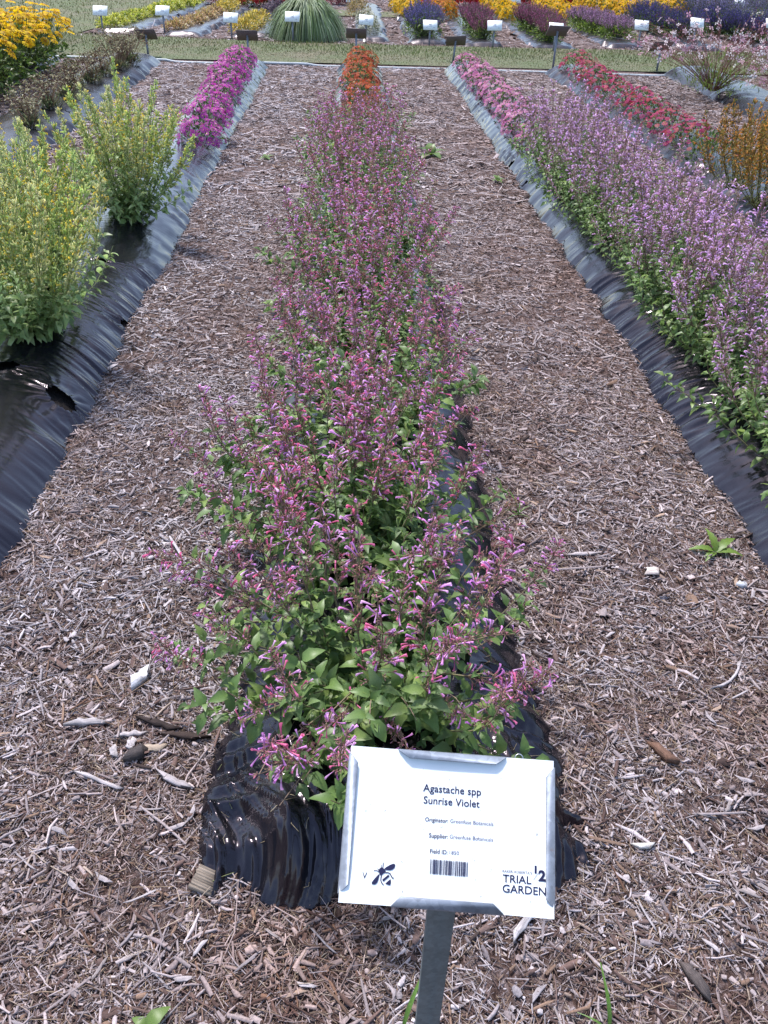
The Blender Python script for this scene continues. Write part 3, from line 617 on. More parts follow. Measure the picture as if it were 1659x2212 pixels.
# centre row
SPC = spike_set(18, 40, VCAL, VIOLET, GST, True, 0.14, 0.026, 0.0085); SPCF = spike_set(10, 60, VCAL, VIOLET, GST, False, 0.18, 0.026, 0.0085)
SPR = spike_set(12, 80, PCAL, PURPLE, GST, True, 0.20, 0.023, 0.0085, 1.05); SPRF = spike_set(10, 95, PCAL, PURPLE, GST, False, 0.22, 0.024, 0.0085, 1.05)
SPY = spike_set(14, 110, YCAL, YELLOW, ((0.22, 0.28, 0.10), (0.36, 0.40, 0.17)), True, 0.15, 0.018, 0.011, 0.85, 1.2); SPO = spike_set(8, 130, OCAL, ORANGE, ((0.13, 0.14, 0.05), (0.25, 0.15, 0.06)), False, 0.3, 0.018, 0.0085)
P0 = np.array([0.08, 1.33, 0.105])
EXTRA = [(*(G_(px_, py_, z_)-P0), s_) for G_ in (unproj,) for px_, py_, z_, s_ in ((610, 1735, 0.20, True), (660, 1690, 0.23, True), (560, 1660, 0.26, False), (720, 1640, 0.26, True), (400, 1390, 0.30, True), (450, 1420, 0.27, True), (520, 1560, 0.27, False), (330, 1190, 0.44, False), (370, 1230, 0.42, False), (1110, 1380, 0.42, False), (1150, 1480, 0.32, False), (1010, 1540, 0.34, False), (900, 1560, 0.32, True), (800, 1560, 0.34, True), (880, 1620, 0.27, False), (700, 1560, 0.33, False))]
CV = [agastache(100+k, 0.46+0.02*(k % 3-1), 0.46, 30, LEAFPAL, VCAL, VIOLET, GST, k < 4, leaf_len=0.060, spike0=0.58, cor_frac=0.14 if k < 4 else 0.18, leafy=24, extra=EXTRA if k == 0 else (), spk=SPC if k < 4 else SPCF) for k in range(6)]
CB_near = [bake_plant(CV[0], True, 260, lvs), bake_plant(CV[1], True, 200, lvs), bake_plant(CV[2], True, 140, lvs), bake_plant(CV[3], True, 90, lvs)]
CB_far = [bake_plant(CV[4], False, 0), bake_plant(CV[5], False, 0)]
ORD = 'first second third fourth fifth sixth seventh eighth ninth tenth eleventh twelfth thirteenth fourteenth fifteenth sixteenth seventeenth'.split()
gC = 'violet agastache plants along the centre row'
yy = 1.33
k = 0
while yy < 7.6:
    b = CB_near[k] if k < 4 else (CB_near[k % 4] if yy < 4.0 else CB_far[k % 2])
    lab = ORD[k]+' violet agastache plant counted from the large white sign'
    if k == 0: lab = 'leafy violet agastache plant at the bed end just behind the large white sign'
    if yy > 7.1: lab = 'last violet agastache plant of its row, touching the rust orange mounds'
    place(b, 'agastache_plant', (0.08 if k == 0 else 0.03+0.016*yy+RNG.normal(0, 0.04), yy+(RNG.normal(0, 0.03) if k else 0), 0.105), RNG.uniform(0, 6.28) if k > 3 else (0.0, 2.2, 4.0, 5.3)[k], (1.0, 1.03, 0.97, 1.02)[k] if k < 4 else RNG.uniform(0.82, 1.10), lab, 'flower plant', gC)
    yy += 0.43; k += 1
# right row: taller purple agastache
RV = [agastache(200+k, 0.60+0.02*(k % 3-1), 0.45, 34, LEAFPAL, PCAL, PURPLE, GST, k < 2, leaf_len=0.054, spike0=0.62, cor_frac=0.16, flower_len=0.022, leafy=24, spk=SPR if k < 2 else SPRF) for k in range(4)]
RB = [bake_plant(RV[0], True, 150, lvs, np.array([-0.7, -0.5, 0.3])), bake_plant(RV[1], True, 110, lvs, np.array([-0.7, -0.5, 0.3])), bake_plant(RV[2], False, 0), bake_plant(RV[3], False, 0)]
gR = 'tall purple agastache plants along the folded plastic bed'
yy = 1.75; k = 0; nR = len(np.arange(1.75, 6.9, 0.44))
while yy < 6.9:
    b = RB[k % 2] if yy < 3.6 else RB[2+k % 2]
    place(b, 'agastache_plant', (1.58+RNG.normal(0, 0.03), yy+RNG.normal(0, 0.03), 0.11), RNG.uniform(0, 6.28) if k > 1 else 0.0, RNG.uniform(0.88, 1.08), ORD[nR-1-k]+' tall pale purple agastache counted back from the pale pink mounds' if yy < 6.4 else 'pale purple agastache plant touching the row of pale pink mounds', 'flower plant', gR)
    yy += 0.44; k += 1
# left row: tall yellow agastache, three plants
YV = [agastache(300+k, (0.80, 0.72, 0.74)[k], (0.47, 0.38, 0.42)[k], 46, YLEAF, YCAL, YELLOW, ((0.22, 0.28, 0.10), (0.36, 0.40, 0.17)), True, leaf_len=0.060, spike0=0.46, cor_frac=0.13, flower_len=0.018, cal_len=0.010, leafy=16, bulge=(0.45, 0.85), spk=SPY) for k in range(3)]
YB = [bake_plant(YV[0], True, 220, ylvs, np.array([0.6, -0.6, 0.2])), bake_plant(YV[1], True, 60, ylvs), bake_plant(YV[2], True, 60, ylvs)]
gY = 'yellow agastache plants'
place(YB[0], 'yellow_agastache', (-1.27, 3.30, 0.12), 0.5, 0.95, 'tall yellow green agastache beside the biggest torn plastic hole', 'flower plant', gY)
place(YB[1], 'yellow_agastache', (-1.42, 3.85, 0.12), 2.5, 0.98, 'yellow agastache standing between two other yellow agastaches', 'flower plant', gY)
place(YB[2], 'yellow_agastache', (-1.22, 4.98, 0.12), 1.5, 1.0, 'bushy yellow agastache next to the magenta flower mounds', 'flower plant', gY)
place(YB[2], 'yellow_agastache', (-1.30, 2.35, 0.12), 4.0, 0.55, 'short yellow agastache sprig in front of the tall one', 'flower plant', gY)
# orange agastache on the next row
OV = agastache(400, 0.55, 0.36, 34, [(0.12, 0.15, 0.05), (0.17, 0.19, 0.06)], OCAL, ORANGE, ((0.13, 0.14, 0.05), (0.25, 0.15, 0.06)), False, leaf_len=0.035, spike0=0.36, cor_frac=0.3, flower_len=0.018, spk=SPO)
OB = bake_plant(OV, False, 0)
for (x_, y_, r_) in ((2.74, 5.95, 0.3), (2.72, 5.45, 2.0), (2.78, 4.9, 4.0)):
    place(OB, 'orange_agastache', (x_, y_, 0.12), r_, 1.0, {0.3: 'first', 2.0: 'second', 4.0: 'third'}[r_]+' dull orange agastache counted from the nearly bare green mound', 'flower plant', 'orange agastache plants')

# ------------------------------------------------------------------ flower mounds and other bedding plants
def daisy_t(np_, petal_w=0.32, cen=(0.9, 0.5, 0.1), cr=0.22, droop=0.05, rise=0.06):
    v = []; c = []; q = []; t = []
    for k in range(np_):
        th = 2*math.pi*k/np_; d = np.array([math.cos(th), math.sin(th), 0]); s = np.array([-math.sin(th), math.cos(th), 0]); b = len(v)
        v += [d*cr*0.6+np.array([0, 0, rise]), d*0.7+s*petal_w*0.5+np.array([0, 0, rise]), d*1.0+np.array([0, 0, rise-droop]), d*0.7-s*petal_w*0.5+np.array([0, 0, rise])]
        c += [(0.75, 0.75, 0.75), (1, 1, 1), (1.1, 1.1, 1.1), (1, 1, 1)]; q.append((b, b+3, b+2, b+1))
    b = len(v); m = 6
    for k in range(m):
        th = 2*math.pi*k/m; v.append(np.array([math.cos(th)*cr, math.sin(th)*cr, rise+0.01])); c.append(cen)
    v.append(np.array([0, 0, rise+0.10])); c.append(cen); t = [(b+k, b+(k+1) % m, b+m) for k in range(m)]
    return T(v, q, t, c)
def zframes(n_):
    n_ = norm(n_); k = len(n_); a_ = norm(np.cross(n_, RNG.normal(0, 1, (k, 3)))); b_ = np.cross(n_, a_); return np.stack([a_, b_, n_], -1)
def dome(n, r, h, low=0.0):
    # points on an uneven mound with outward normals
    u = RNG.uniform(low, 1, n); th = RNG.uniform(0, 2*math.pi, n); s = np.sqrt(1-u*u)
    lump = 0.86+0.28*vnoise(th*1.6+r*99, u*3, int(r*1e4) % 97)
    p = np.stack([s*np.cos(th)*r*lump, s*np.sin(th)*r*lump, u*h*lump], -1); nn = norm(np.stack([s*np.cos(th)/r, s*np.sin(th)/r, u/h], -1)); return p, nn
def mound(r, h, leafpal, flpal, nleaf, nfl, fsize, dz, leafsize=0.03, tp=LEAF_S):
    parts = {}
    a = Acc(); p, n_ = dome(nleaf, r, h); p *= RNG.uniform(0.55, 1.0, (nleaf, 1)); d = norm(n_+RNG.normal(0, 0.6, n_.shape))
    a.inst(tp, frames(d, None, RNG.normal(0, 0.5, nleaf)), p, leafsize*RNG.uniform(0.7, 1.3, nleaf), pick(leafpal, nleaf, 0.25)); parts['foliage'] = a.mesh('foliage', M_LEAF)
    if nfl:
        a = Acc(); p, n_ = dome(nfl, r, h, 0.12); n2 = norm(n_+RNG.normal(0, 0.22, n_.shape)+np.array([0, 0, 0.35]))
        a.inst(dz, zframes(n2), p*RNG.uniform(0.97, 1.08, (nfl, 1)), fsize*RNG.uniform(0.7, 1.2, nfl), pick(flpal, nfl, 0.2)); parts['blossoms'] = a.mesh('blossoms', M_PETAL)
    return parts
def put(parts, name, loc, label, cat, group, rotz=0.0, scale=1.0):
    e = empty(name, loc, label, cat, group, rotz, scale)
    for k, me in parts.items(): obj(k, me, e, kind=None if k == 'stems' else 'stuff')
    return e
MUMLEAF = [(0.055, 0.09, 0.03), (0.075, 0.12, 0.036), (0.04, 0.07, 0.024), (0.12, 0.17, 0.045)]
def mum_row(name, cols, cen, A, B, n, r, h, label_mid, first, last, group, fs=0.024, nfl=115, green_first=False):
    dz = daisy_t(9, 0.42, cen, 0.22, 0.05)
    vs = [mound(r*RNG.uniform(0.95, 1.05), h, MUMLEAF, cols, 460, nfl, fs, dz, 0.032) for _ in range(3)]
    sparse = mound(r, h, MUMLEAF+[(0.08, 0.13, 0.03)], cols, 520, max(10, nfl//6), fs, dz, 0.034)
    for k in range(n):
        f = k/(n-1); p = np.array(A)*(1-f)+np.array(B)*f
        lab = first if k == 0 else (last if k == n-1 else ORD[k]+' '+label_mid)
        put(sparse if (green_first and k == 0) else vs[k % 3], name, (p[0]+RNG.normal(0, 0.015), p[1], 0.10), lab, 'flower mound', group, RNG.uniform(0, 6.28), RNG.uniform(0.92, 1.1))
MAG = [(0.45, 0.03, 0.36), (0.54, 0.06, 0.43), (0.38, 0.025, 0.31), (0.60, 0.14, 0.48)]
mum_row('magenta_mound', MAG, (1.4, 6.0, 0.6), (-1.12, 7.05), (-1.27, 11.6), 9, 0.215, 0.21, 'vivid magenta flower mound counted from the bushy yellow agastache', 'vivid magenta flower mound touching the bushy yellow agastache', 'vivid magenta flower mound in front of a dark sign back', 'magenta mounds in a row')
RUST = [(0.42, 0.055, 0.022), (0.50, 0.085, 0.03), (0.35, 0.04, 0.018), (0.56, 0.15, 0.06)]
mum_row('rust_mound', RUST, (1.1, 2.2, 0.6), (0.17, 8.05), (0.21, 11.75), 8, 0.205, 0.22, 'rust orange flower mound counted from the violet agastache', 'rust orange flower mound touching the last violet agastache', 'rust orange flower mound against a dark sign post', 'rust orange mounds in a row')
PINK = [(0.60, 0.19, 0.40), (0.66, 0.27, 0.48), (0.52, 0.14, 0.35), (0.70, 0.36, 0.52)]
mum_row('pink_mound', PINK, (1.0, 1.6, 0.4), (1.58, 7.15), (1.56, 11.75), 9, 0.205, 0.20, 'pale pink flower mound counted from the purple agastache', 'pale pink flower mound touching the purple agastache', 'pale pink flower mound beside the leaning dark sign post', 'pale pink mounds in a row')
RED = [(0.38, 0.02, 0.10), (0.46, 0.04, 0.16), (0.34, 0.02, 0.05), (0.50, 0.10, 0.14), (0.44, 0.04, 0.19)]
mum_row('crimson_mound', RED, (1.0, 2.2, 0.6), (2.90, 6.85), (2.98, 11.8), 10, 0.225, 0.20, 'crimson mound counted from the nearly bare green one', 'nearly bare green mound with few crimson flowers', 'crimson flower mound beside the tallest dark sign post', 'crimson mounds in a row', nfl=80, green_first=True)

# tall yellow daisies
def tall_daisies(seed, H, R, nst, tp, fpal, fs, leafpal, nleaf, leaflen, stemcol=(0.08, 0.12, 0.04)):
    rng = np.random.default_rng(seed); st = Acc(); tips = []; dirs = []
    for k in range(nst):
        az = rng.uniform(0, 6.28); f = math.sqrt(rng.random()); o = np.array([math.cos(az), math.sin(az), 0]); hh = H*rng.uniform(0.72, 1.08)*(1-0.35*f*f)
        pts = bez(o*0.05*f, o*R*f*0.6+np.array([0, 0, hh*0.5]), o*R*f+np.array([0, 0, hh]), np.linspace(0, 1, 5)); st.tube(pts, 0.0028, np.array(stemcol), 3); tips.append(pts[-1]); dirs.append(norm(pts[-1]-pts[-2]))
    a = Acc(); n = nst; a.inst(tp, zframes(np.array(dirs)+RNG.normal(0, 0.25, (n, 3))+np.array([0, -0.15, 0.4])), np.array(tips), fs*RNG.uniform(0.75, 1.2, n), pick(fpal, n, 0.15))
    l = Acc(); p, nn = dome(nleaf, R*0.95, H*0.80); p *= np.sqrt(RNG.uniform(0.2, 1, (nleaf, 1))); l.inst(LEAF_S, frames(norm(nn+RNG.normal(0, 0.6, nn.shape)), None, RNG.normal(0, 0.6, nleaf)), p, leaflen*RNG.uniform(0.6, 1.2, nleaf), pick(leafpal, nleaf, 0.25))
    return dict(stems=st.mesh('stems', M_STEM), foliage=l.mesh('foliage', M_LEAF), blossoms=a.mesh('blossoms', M_PETAL))
RUD = daisy_t(11, 0.40, (0.55, 0.35, 0.15), 0.26, 0.28, 0.05)
GOLD = [(0.74, 0.48, 0.008), (0.80, 0.55, 0.012), (0.70, 0.42, 0.008)]
DKLEAF = [(0.07, 0.13, 0.028), (0.09, 0.16, 0.035), (0.055, 0.10, 0.025), (0.13, 0.20, 0.045)]
ruds = [tall_daisies(500+k, 0.60, 0.46, 100, RUD, GOLD, 0.050, DKLEAF, 700, 0.075) for k in range(2)]
for k, (x_, y_) in enumerate(((-3.66, 8.6), (-3.64, 9.3), (-3.66, 10.0), (-3.64, 10.7), (-3.66, 11.4), (-4.3, 9.6), (-4.3, 10.6), (-4.3, 11.4))):
    put(ruds[k % 2], 'yellow_daisy_clump', (x_, y_, 0.08), (ORD[4-k]+' tall golden daisy clump from the grass strip, facing the dried tufts') if k < 5 else 'golden daisy clump standing behind the front line of daisies', 'flower plant', 'golden yellow daisy clumps', RNG.uniform(0, 6), RNG.uniform(0.95, 1.06))

# dried brown tufts
def dried(seed, H, R, nst, nblade):
    rng = np.random.default_rng(seed); st = Acc(); P = []
    for k in range(nst):
        az = rng.uniform(0, 6.28); f = math.sqrt(rng.random()); o = np.array([math.cos(az), math.sin(az), 0]); hh = H*rng.uniform(0.65, 1.1)
        pts = bez(o*0.04*f, o*R*0.5*f+np.array([0, 0, hh*0.5]), o*R*f+np.array([0, 0, hh]), np.linspace(0, 1, 4)); st.tube(pts, 0.0022, np.array((0.22, 0.14, 0.095)), 3); P.append(pts[-1])
        for q in range(3): P.append(pts[-1]+rng.normal(0, 0.018, 3))
    P = np.array(P); n = len(P); h = Acc(); h.inst(CALYX_F, zframes(RNG.normal(0, 0.5, (n, 3))+np.array([0, 0, 1])), P, 0.030*RNG.uniform(0.6, 1.3, n), pick([(0.42, 0.36, 0.24), (0.56, 0.50, 0.36), (0.50, 0.44, 0.30), (0.24, 0.15, 0.10), (0.60, 0.55, 0.42), (0.18, 0.11, 0.08)], n, 0.2))
    l = Acc(); p, nn = dome(nblade, R*0.8, H*0.6); p[:, 2] *= 0.6; l.inst(LEAF_NARROW, frames(norm(nn+np.array([0, 0, 0.9])+RNG.normal(0, 0.3, nn.shape))), p*0.6, 0.075*RNG.uniform(0.6, 1.2, nblade), pick([(0.13, 0.17, 0.09), (0.17, 0.19, 0.10), (0.11, 0.14, 0.07), (0.16, 0.13, 0.08)], nblade, 0.2))
    return dict(stems=st.mesh('stems', M_STEM), seed_heads=h.mesh('seed_heads', M_PETAL), foliage=l.mesh('foliage', M_LEAF))
drs = [dried(600, 0.21, 0.17, 40, 190), dried(601, 0.23, 0.19, 50, 210), dried(602, 0.32, 0.26, 80, 260)]
for k, (y_, v_) in enumerate(((7.55, 0), (8.0, 0), (8.35, 1), (8.85, 1), (9.35, 1), (9.85, 1), (10.35, 1), (10.9, 2), (11.45, 2))):
    lab = ORD[8-k]+' dried brown tuft counted from the one beneath a dark sign'
    if k == 0: lab = 'small sparse dried tuft at the start of the dried row'
    if k == 8: lab = 'large dried brown tuft with cream heads beneath a dark sign back'
    put(drs[v_], 'dried_tuft', (-2.66+0.04*RNG.normal(), y_, 0.10), lab, 'flower plant', 'dried brown tufts', RNG.uniform(0, 6), RNG.uniform(0.92, 1.1))

# gaura: arching red wands with pink white flowers
def gaura(seed, H, R, nst, nfl, nleaf):
    rng = np.random.default_rng(seed); st = Acc(); P = []
    for k in range(nst):
        az = rng.uniform(0, 6.28); f = math.sqrt(rng.uniform(0.05, 1)); o = np.array([math.cos(az), math.sin(az), 0]); hh = H*rng.uniform(0.6, 1.1)*(1-0.35*f*f)
        pts = bez(o*0.04, o*R*0.45*f+np.array([0, 0, hh*0.8]), o*R*1.15*f+np.array([0, 0, hh]), np.linspace(0, 1, 7)); st.tube(pts, np.linspace(0.0028, 0.0012, 7), np.array((0.20, 0.085, 0.075)), 3)
        for q in range(int(nfl/nst+rng.random())): 
            i = rng.uniform(3.2, 6); i0 = int(min(5, i)); P.append(pts[i0]+(pts[i0+1]-pts[i0])*(i-i0)+rng.normal(0, 0.012, 3))
    P = np.array(P); n = len(P); tp = daisy_t(4, 0.62, (0.5, 0.5, 0.5), 0.1, 0.0, 0.0)
    h = Acc(); h.inst(tp, zframes(RNG.normal(0, 1, (n, 3))+np.array([0, -0.6, 0.4])), P, 0.030*RNG.uniform(0.7, 1.3, n), pick([(0.72, 0.50, 0.55), (0.80, 0.66, 0.68), (0.60, 0.32, 0.42), (0.78, 0.72, 0.74)], n, 0.1))
    b = Acc(); m = nst*12; i = RNG.integers(0, len(st.V), m); tt = RNG.uniform(0.45, 1, m)
    pp = np.array([st.V[a_].reshape(7, 3, 3).mean(1)[min(6, int(t_*7))] for a_, t_ in zip(i, tt)])+RNG.normal(0, 0.01, (m, 3))
    b.inst(CALYX_F, zframes(RNG.normal(0, 1, (m, 3))), pp, 0.018*RNG.uniform(0.6, 1.3, m), pick([(0.30, 0.10, 0.13), (0.22, 0.09, 0.09), (0.36, 0.16, 0.19)], m, 0.2))
    l = Acc(); p, nn = dome(nleaf, R*0.5, H*0.5); p *= RNG.uniform(0.2, 1, (nleaf, 1)); l.inst(LEAF_NARROW, frames(norm(nn+np.array([0, 0, 0.6])+RNG.normal(0, 0.4, nn.shape))), p, 0.08*RNG.uniform(0.6, 1.2, nleaf), pick([(0.11, 0.17, 0.04), (0.15, 0.20, 0.05), (0.08, 0.12, 0.03)], nleaf, 0.2))
    return dict(stems=st.mesh('stems', M_STEM), blossoms=h.mesh('blossoms', M_PETAL), buds=b.mesh('buds', M_PETAL), foliage=l.mesh('foliage', M_LEAF))
gs = [gaura(700, 0.80, 1.15, 130, 260, 700), gaura(701, 0.74, 0.85, 110, 200, 300)]
for k, (x_, y_, v_, lab) in enumerate(((4.30, 10.6, 0, 'wide arching wand flower plant with pink white blossoms beside the grass strip'), (4.75, 9.3, 1, 'reddish stemmed wand flower plant with pink blossoms, middle of three'), (4.80, 8.1, 1, 'reddish stemmed wand flower plant beyond the orange agastache'), (5.25, 10.3, 1, 'reddish stemmed wand flower plant behind the wide arching one'))):
    put(gs[v_], 'wand_flower_plant', (x_, y_, 0.10), lab, 'flower plant', 'wand flower plants', k*2.1, 1.0)

# ------------------------------------------------------------------ the second field beyond the grass strip
def G(px, py, z=0.0): return unproj(px, py, z)
def spike_clump(seed, H, R, nst, fpal, leafpal, nleaf, frac=0.45, fs=0.016, leaflen=0.055):
    rng = np.random.default_rng(seed); st = Acc(); P = []; D = []
    for k in range(nst):
        az = rng.uniform(0, 6.28); f = math.sqrt(rng.random()); o = np.array([math.cos(az), math.sin(az), 0]); hh = H*rng.uniform(0.78, 1.06)*(1-0.25*f*f)
        pts = bez(o*0.05*f, o*R*f*0.75+np.array([0, 0, hh*0.5]), o*R*f+np.array([0, 0, hh]), np.linspace(0, 1, 5)); st.tube(pts, 0.0025, np.array((0.10, 0.12, 0.06)), 3)
        for q in range(14):
            t = rng.uniform(1-frac, 1); i = min(3, int(t*4)); P.append(pts[i]+(pts[i+1]-pts[i])*(t*4-i)+rng.normal(0, 0.006, 3)); D.append(rng.normal(0, 1, 3)+np.array([0, 0, 0.4]))
    n = len(P); h = Acc(); h.inst(CALYX_F, frames(np.array(D)), np.array(P), fs*RNG.uniform(0.7, 1.4, n), pick(fpal, n, 0.25))
    l = Acc(); p, nn = dome(nleaf, R*0.95, H*0.72); p *= np.sqrt(RNG.uniform(0.15, 1, (nleaf, 1))); l.inst(LEAF_S, frames(norm(nn+RNG.normal(0, 0.6, nn.shape)), None, RNG.normal(0, 0.6, nleaf)), p, leaflen*RNG.uniform(0.6, 1.2, nleaf), pick(leafpal, nleaf, 0.25))
    return dict(stems=st.mesh('stems', M_STEM), blossoms=h.mesh('blossoms', M_PETAL), foliage=l.mesh('foliage', M_LEAF))
GREEN = [(0.08, 0.13, 0.035), (0.10, 0.16, 0.04), (0.06, 0.10, 0.028)]
LIMEG = [(0.14, 0.22, 0.03), (0.10, 0.16, 0.03), (0.18, 0.25, 0.04)]
def leafy(r, h, pal, n=420, ls=0.055): return mound(r, h, pal, None, n, 0, 0, None, ls)
dz = daisy_t(8, 0.45, (0.5, 0.5, 0.4), 0.25, 0.1)
KIND = dict(
    lime=leafy(0.20, 0.13, [(0.34, 0.38, 0.05), (0.42, 0.42, 0.07), (0.22, 0.30, 0.04), (0.46, 0.44, 0.10)]),
    brownish=leafy(0.20, 0.13, [(0.34, 0.22, 0.12), (0.44, 0.32, 0.19), (0.26, 0.15, 0.08), (0.40, 0.33, 0.12)]),
    amber=leafy(0.24, 0.17, [(0.46, 0.32, 0.05), (0.38, 0.28, 0.05), (0.52, 0.40, 0.09), (0.20, 0.20, 0.04)]),
    purpleleaf=leafy(0.20, 0.16, [(0.07, 0.045, 0.07), (0.11, 0.08, 0.11), (0.16, 0.13, 0.16)]),
    maroon=leafy(0.34, 0.40, [(0.16, 0.02, 0.035), (0.10, 0.015, 0.02), (0.24, 0.05, 0.07), (0.30, 0.10, 0.13)], 500, 0.08),
    red=mound(0.34, 0.34, GREEN+[(0.12, 0.02, 0.02)], [(0.50, 0.02, 0.02), (0.42, 0.015, 0.02), (0.56, 0.04, 0.03)], 300, 190, 0.036, dz, 0.06),
    white=mound(0.24, 0.32, [(0.10, 0.13, 0.06), (0.16, 0.18, 0.10)], [(0.62, 0.62, 0.52), (0.70, 0.70, 0.62), (0.50, 0.50, 0.36)], 320, 170, 0.022, dz, 0.05),
    browntall=mound(0.26, 0.34, [(0.22, 0.16, 0.07), (0.16, 0.14, 0.05)], [(0.34, 0.22, 0.10), (0.40, 0.27, 0.10)], 320, 90, 0.022, dz, 0.05),
    salvia=spike_clump(800, 0.46, 0.34, 130, [(0.20, 0.16, 0.50), (0.27, 0.22, 0.58), (0.32, 0.26, 0.58)], GREEN+LIMEG[:1], 420, 0.55, 0.020),
    darksalvia=spike_clump(801, 0.44, 0.40, 130, [(0.10, 0.07, 0.30), (0.15, 0.11, 0.40), (0.20, 0.15, 0.46)], GREEN, 380, 0.6, 0.022),
    paleblue=spike_clump(802, 0.46, 0.44, 130, [(0.40, 0.36, 0.62), (0.46, 0.40, 0.64), (0.34, 0.30, 0.56)], GREEN, 260, 0.7, 0.022),
    pinkspike=spike_clump(803, 0.42, 0.28, 110, [(0.48, 0.16, 0.32), (0.54, 0.22, 0.40), (0.42, 0.14, 0.28)], GREEN+LIMEG, 380, 0.5, 0.020),
    lavspike=spike_clump(804, 0.34, 0.32, 100, [(0.56, 0.32, 0.54), (0.62, 0.40, 0.60), (0.48, 0.28, 0.48)], LIMEG+GREEN[:1], 480, 0.35, 0.020),
    gold=mound(0.29, 0.32, GREEN, [(0.72, 0.42, 0.006), (0.78, 0.50, 0.01), (0.66, 0.36, 0.006)], 320, 190, 0.036, daisy_t(8, 0.5, (0.8, 0.6, 0.5), 0.3, 0.1), 0.055),
    orange=mound(0.32, 0.38, GREEN, [(0.58, 0.20, 0.01), (0.64, 0.28, 0.012), (0.52, 0.14, 0.01)], 360, 190, 0.035, daisy_t(8, 0.5, (0.5, 0.4, 0.3), 0.3, 0.1), 0.055),
    cream=mound(0.34, 0.26, [(0.14, 0.17, 0.09), (0.22, 0.24, 0.15)], [(0.55, 0.56, 0.46), (0.62, 0.62, 0.54)], 320, 130, 0.024, dz, 0.05))
CATN = dict(lime='lime_foliage_plant', brownish='brown_foliage_plant', amber='amber_foliage_plant', purpleleaf='dark_foliage_plant', maroon='maroon_shrub', red='red_flower_mound', white='white_flower_plant', browntall='brown_flower_plant', salvia='blue_salvia', darksalvia='dark_blue_salvia', paleblue='pale_blue_salvia', pinkspike='pink_spike_plant', lavspike='lavender_spike_plant', gold='golden_flower_mound', orange='orange_flower_mound', cream='cream_flower_plant')
LABN = dict(lime='low lime green foliage plant in the row beside the open lawn', brownish='low pale brown foliage plant next to the lime green row', amber='low amber yellow foliage plant in the far field', purpleleaf='dark purple foliage plant behind the big grass clump', maroon='maroon leaved shrub at the very back of the far field', red='bright red flower mound at the back of the far field', white='white flowering plant behind the sign beside the big grass clump', browntall='brown flowering plant behind the white flowering one', salvia='violet blue flower spikes behind a white sign, beside the bare path', darksalvia='dark blue flower spikes beyond the arching pink white plant', paleblue='hazy pale blue spikes behind the dark blue ones', pinkspike='rosy pink spike plant in the far field', lavspike='lavender pink spikes over bright green leaves in the far field', gold='golden yellow flower mound in the far field', orange='burnt orange flower mound behind the violet blue spikes', cream='cream flowering plant among the blue spikes in the far field')
def frow(kind, A, B, n, z=0.05, s=1.0, jit=0.03, label=None):
    a_, b_ = G(*A), G(*B)
    for k in range(n):
        p = a_*(1-(k+0.5)/n)+b_*(k+0.5)/n
        lb = label or LABN[kind]; lb = ORD[k]+' '+lb+', from the grass strip' if n > 1 and len(lb.split()) < 12 else (ORD[k]+' '+lb if n > 1 else lb)
        put(KIND[kind], CATN[kind], (p[0]+RNG.normal(0, jit), p[1]+RNG.normal(0, jit), z), lb, 'shrub' if kind == 'maroon' else 'flower plant', LABN[kind].split(' in the far')[0]+' group', RNG.uniform(0, 6.28), s*RNG.uniform(0.92, 1.1))
def fbed(A, B, label, seed, half=0.36):
    a_, b_ = G(*A), G(*B)
    bed('plastic_covered_bed', label, a_[:2], b_[:2], half=half, h=0.065, rx=7, fold=0.05, seed=seed, nu=26, dens=16, mat=M_FILM_FAR, waver=0.08, endr=0.14)
fbed((250, 72), (432, 8), 'far plastic bed under the low lime green plants', 61)
fbed((393, 79), (535, 8), 'far plastic bed under the low pale brown plants', 62)
fbed((548, 82), (612, 8), 'far plastic bed under amber and dark purple plants', 63)
fbed((806, 92), (795, 12), 'far plastic bed under the white flowering plants', 64, 0.30)
fbed((925, 97), (872, 6), 'far plastic bed under the violet blue spikes', 65, 0.36)
fbed((1046, 103), (965, 14), 'far plastic bed under the nearer rosy pink spikes', 66, 0.36)
fbed((1200, 108), (1062, 16), 'far plastic bed winding past the golden mounds and pink spikes', 67, 0.40)
fbed((1352, 106), (1180, 18), 'far plastic bed under the lavender pink spikes', 68, 0.40)
fbed((1520, 112), (1330, 26), 'far plastic bed under the dark blue spikes and golden mounds', 69, 0.40)
fbed((1700, 118), (1500, 28), 'far plastic bed under dark and pale blue spikes at the field side', 70, 0.40)
frow('lime', (228, 68), (432, 8), 15)
frow('brownish', (372, 74), (470, 36), 7); frow('amber', (472, 35), (528, 8), 5, s=1.05, label='amber yellow foliage plant continuing the pale brown row')
frow('amber', (515, 76), (572, 50), 4, label='amber foliage plant between a white sign and the big grass clump'); frow('purpleleaf', (578, 46), (612, 10), 4, s=1.1)
frow('white', (797, 84), (794, 60), 3, s=0.85); frow('browntall', (782, 48), (776, 24), 3, s=0.9)
frow('salvia', (920, 92), (908, 66), 3, s=1.05)
frow('gold', (892, 46), (868, 20), 4, s=0.95, label='golden yellow mound behind the violet blue spikes beside the bare path')
frow('orange', (968, 52), (948, 24), 3, s=0.95); frow('red', (930, 28), (925, 14), 2, s=0.9)
frow('pinkspike', (1046, 96), (1012, 58), 5, s=1.0, label='rosy pink spike plant next to the violet blue spikes')
frow('gold', (1106, 54), (1056, 20), 5, s=0.95, label='golden yellow mound between two rows of rosy pink spikes')
frow('pinkspike', (1196, 102), (1126, 60), 6, s=1.0, label='rosy pink spike plant behind the tallest dark sign post')
frow('gold', (1236, 54), (1156, 26), 5, s=0.98, label='golden yellow mound between rosy pink and lavender pink spikes')
frow('lavspike', (1345, 94), (1240, 60), 6, s=1.05)
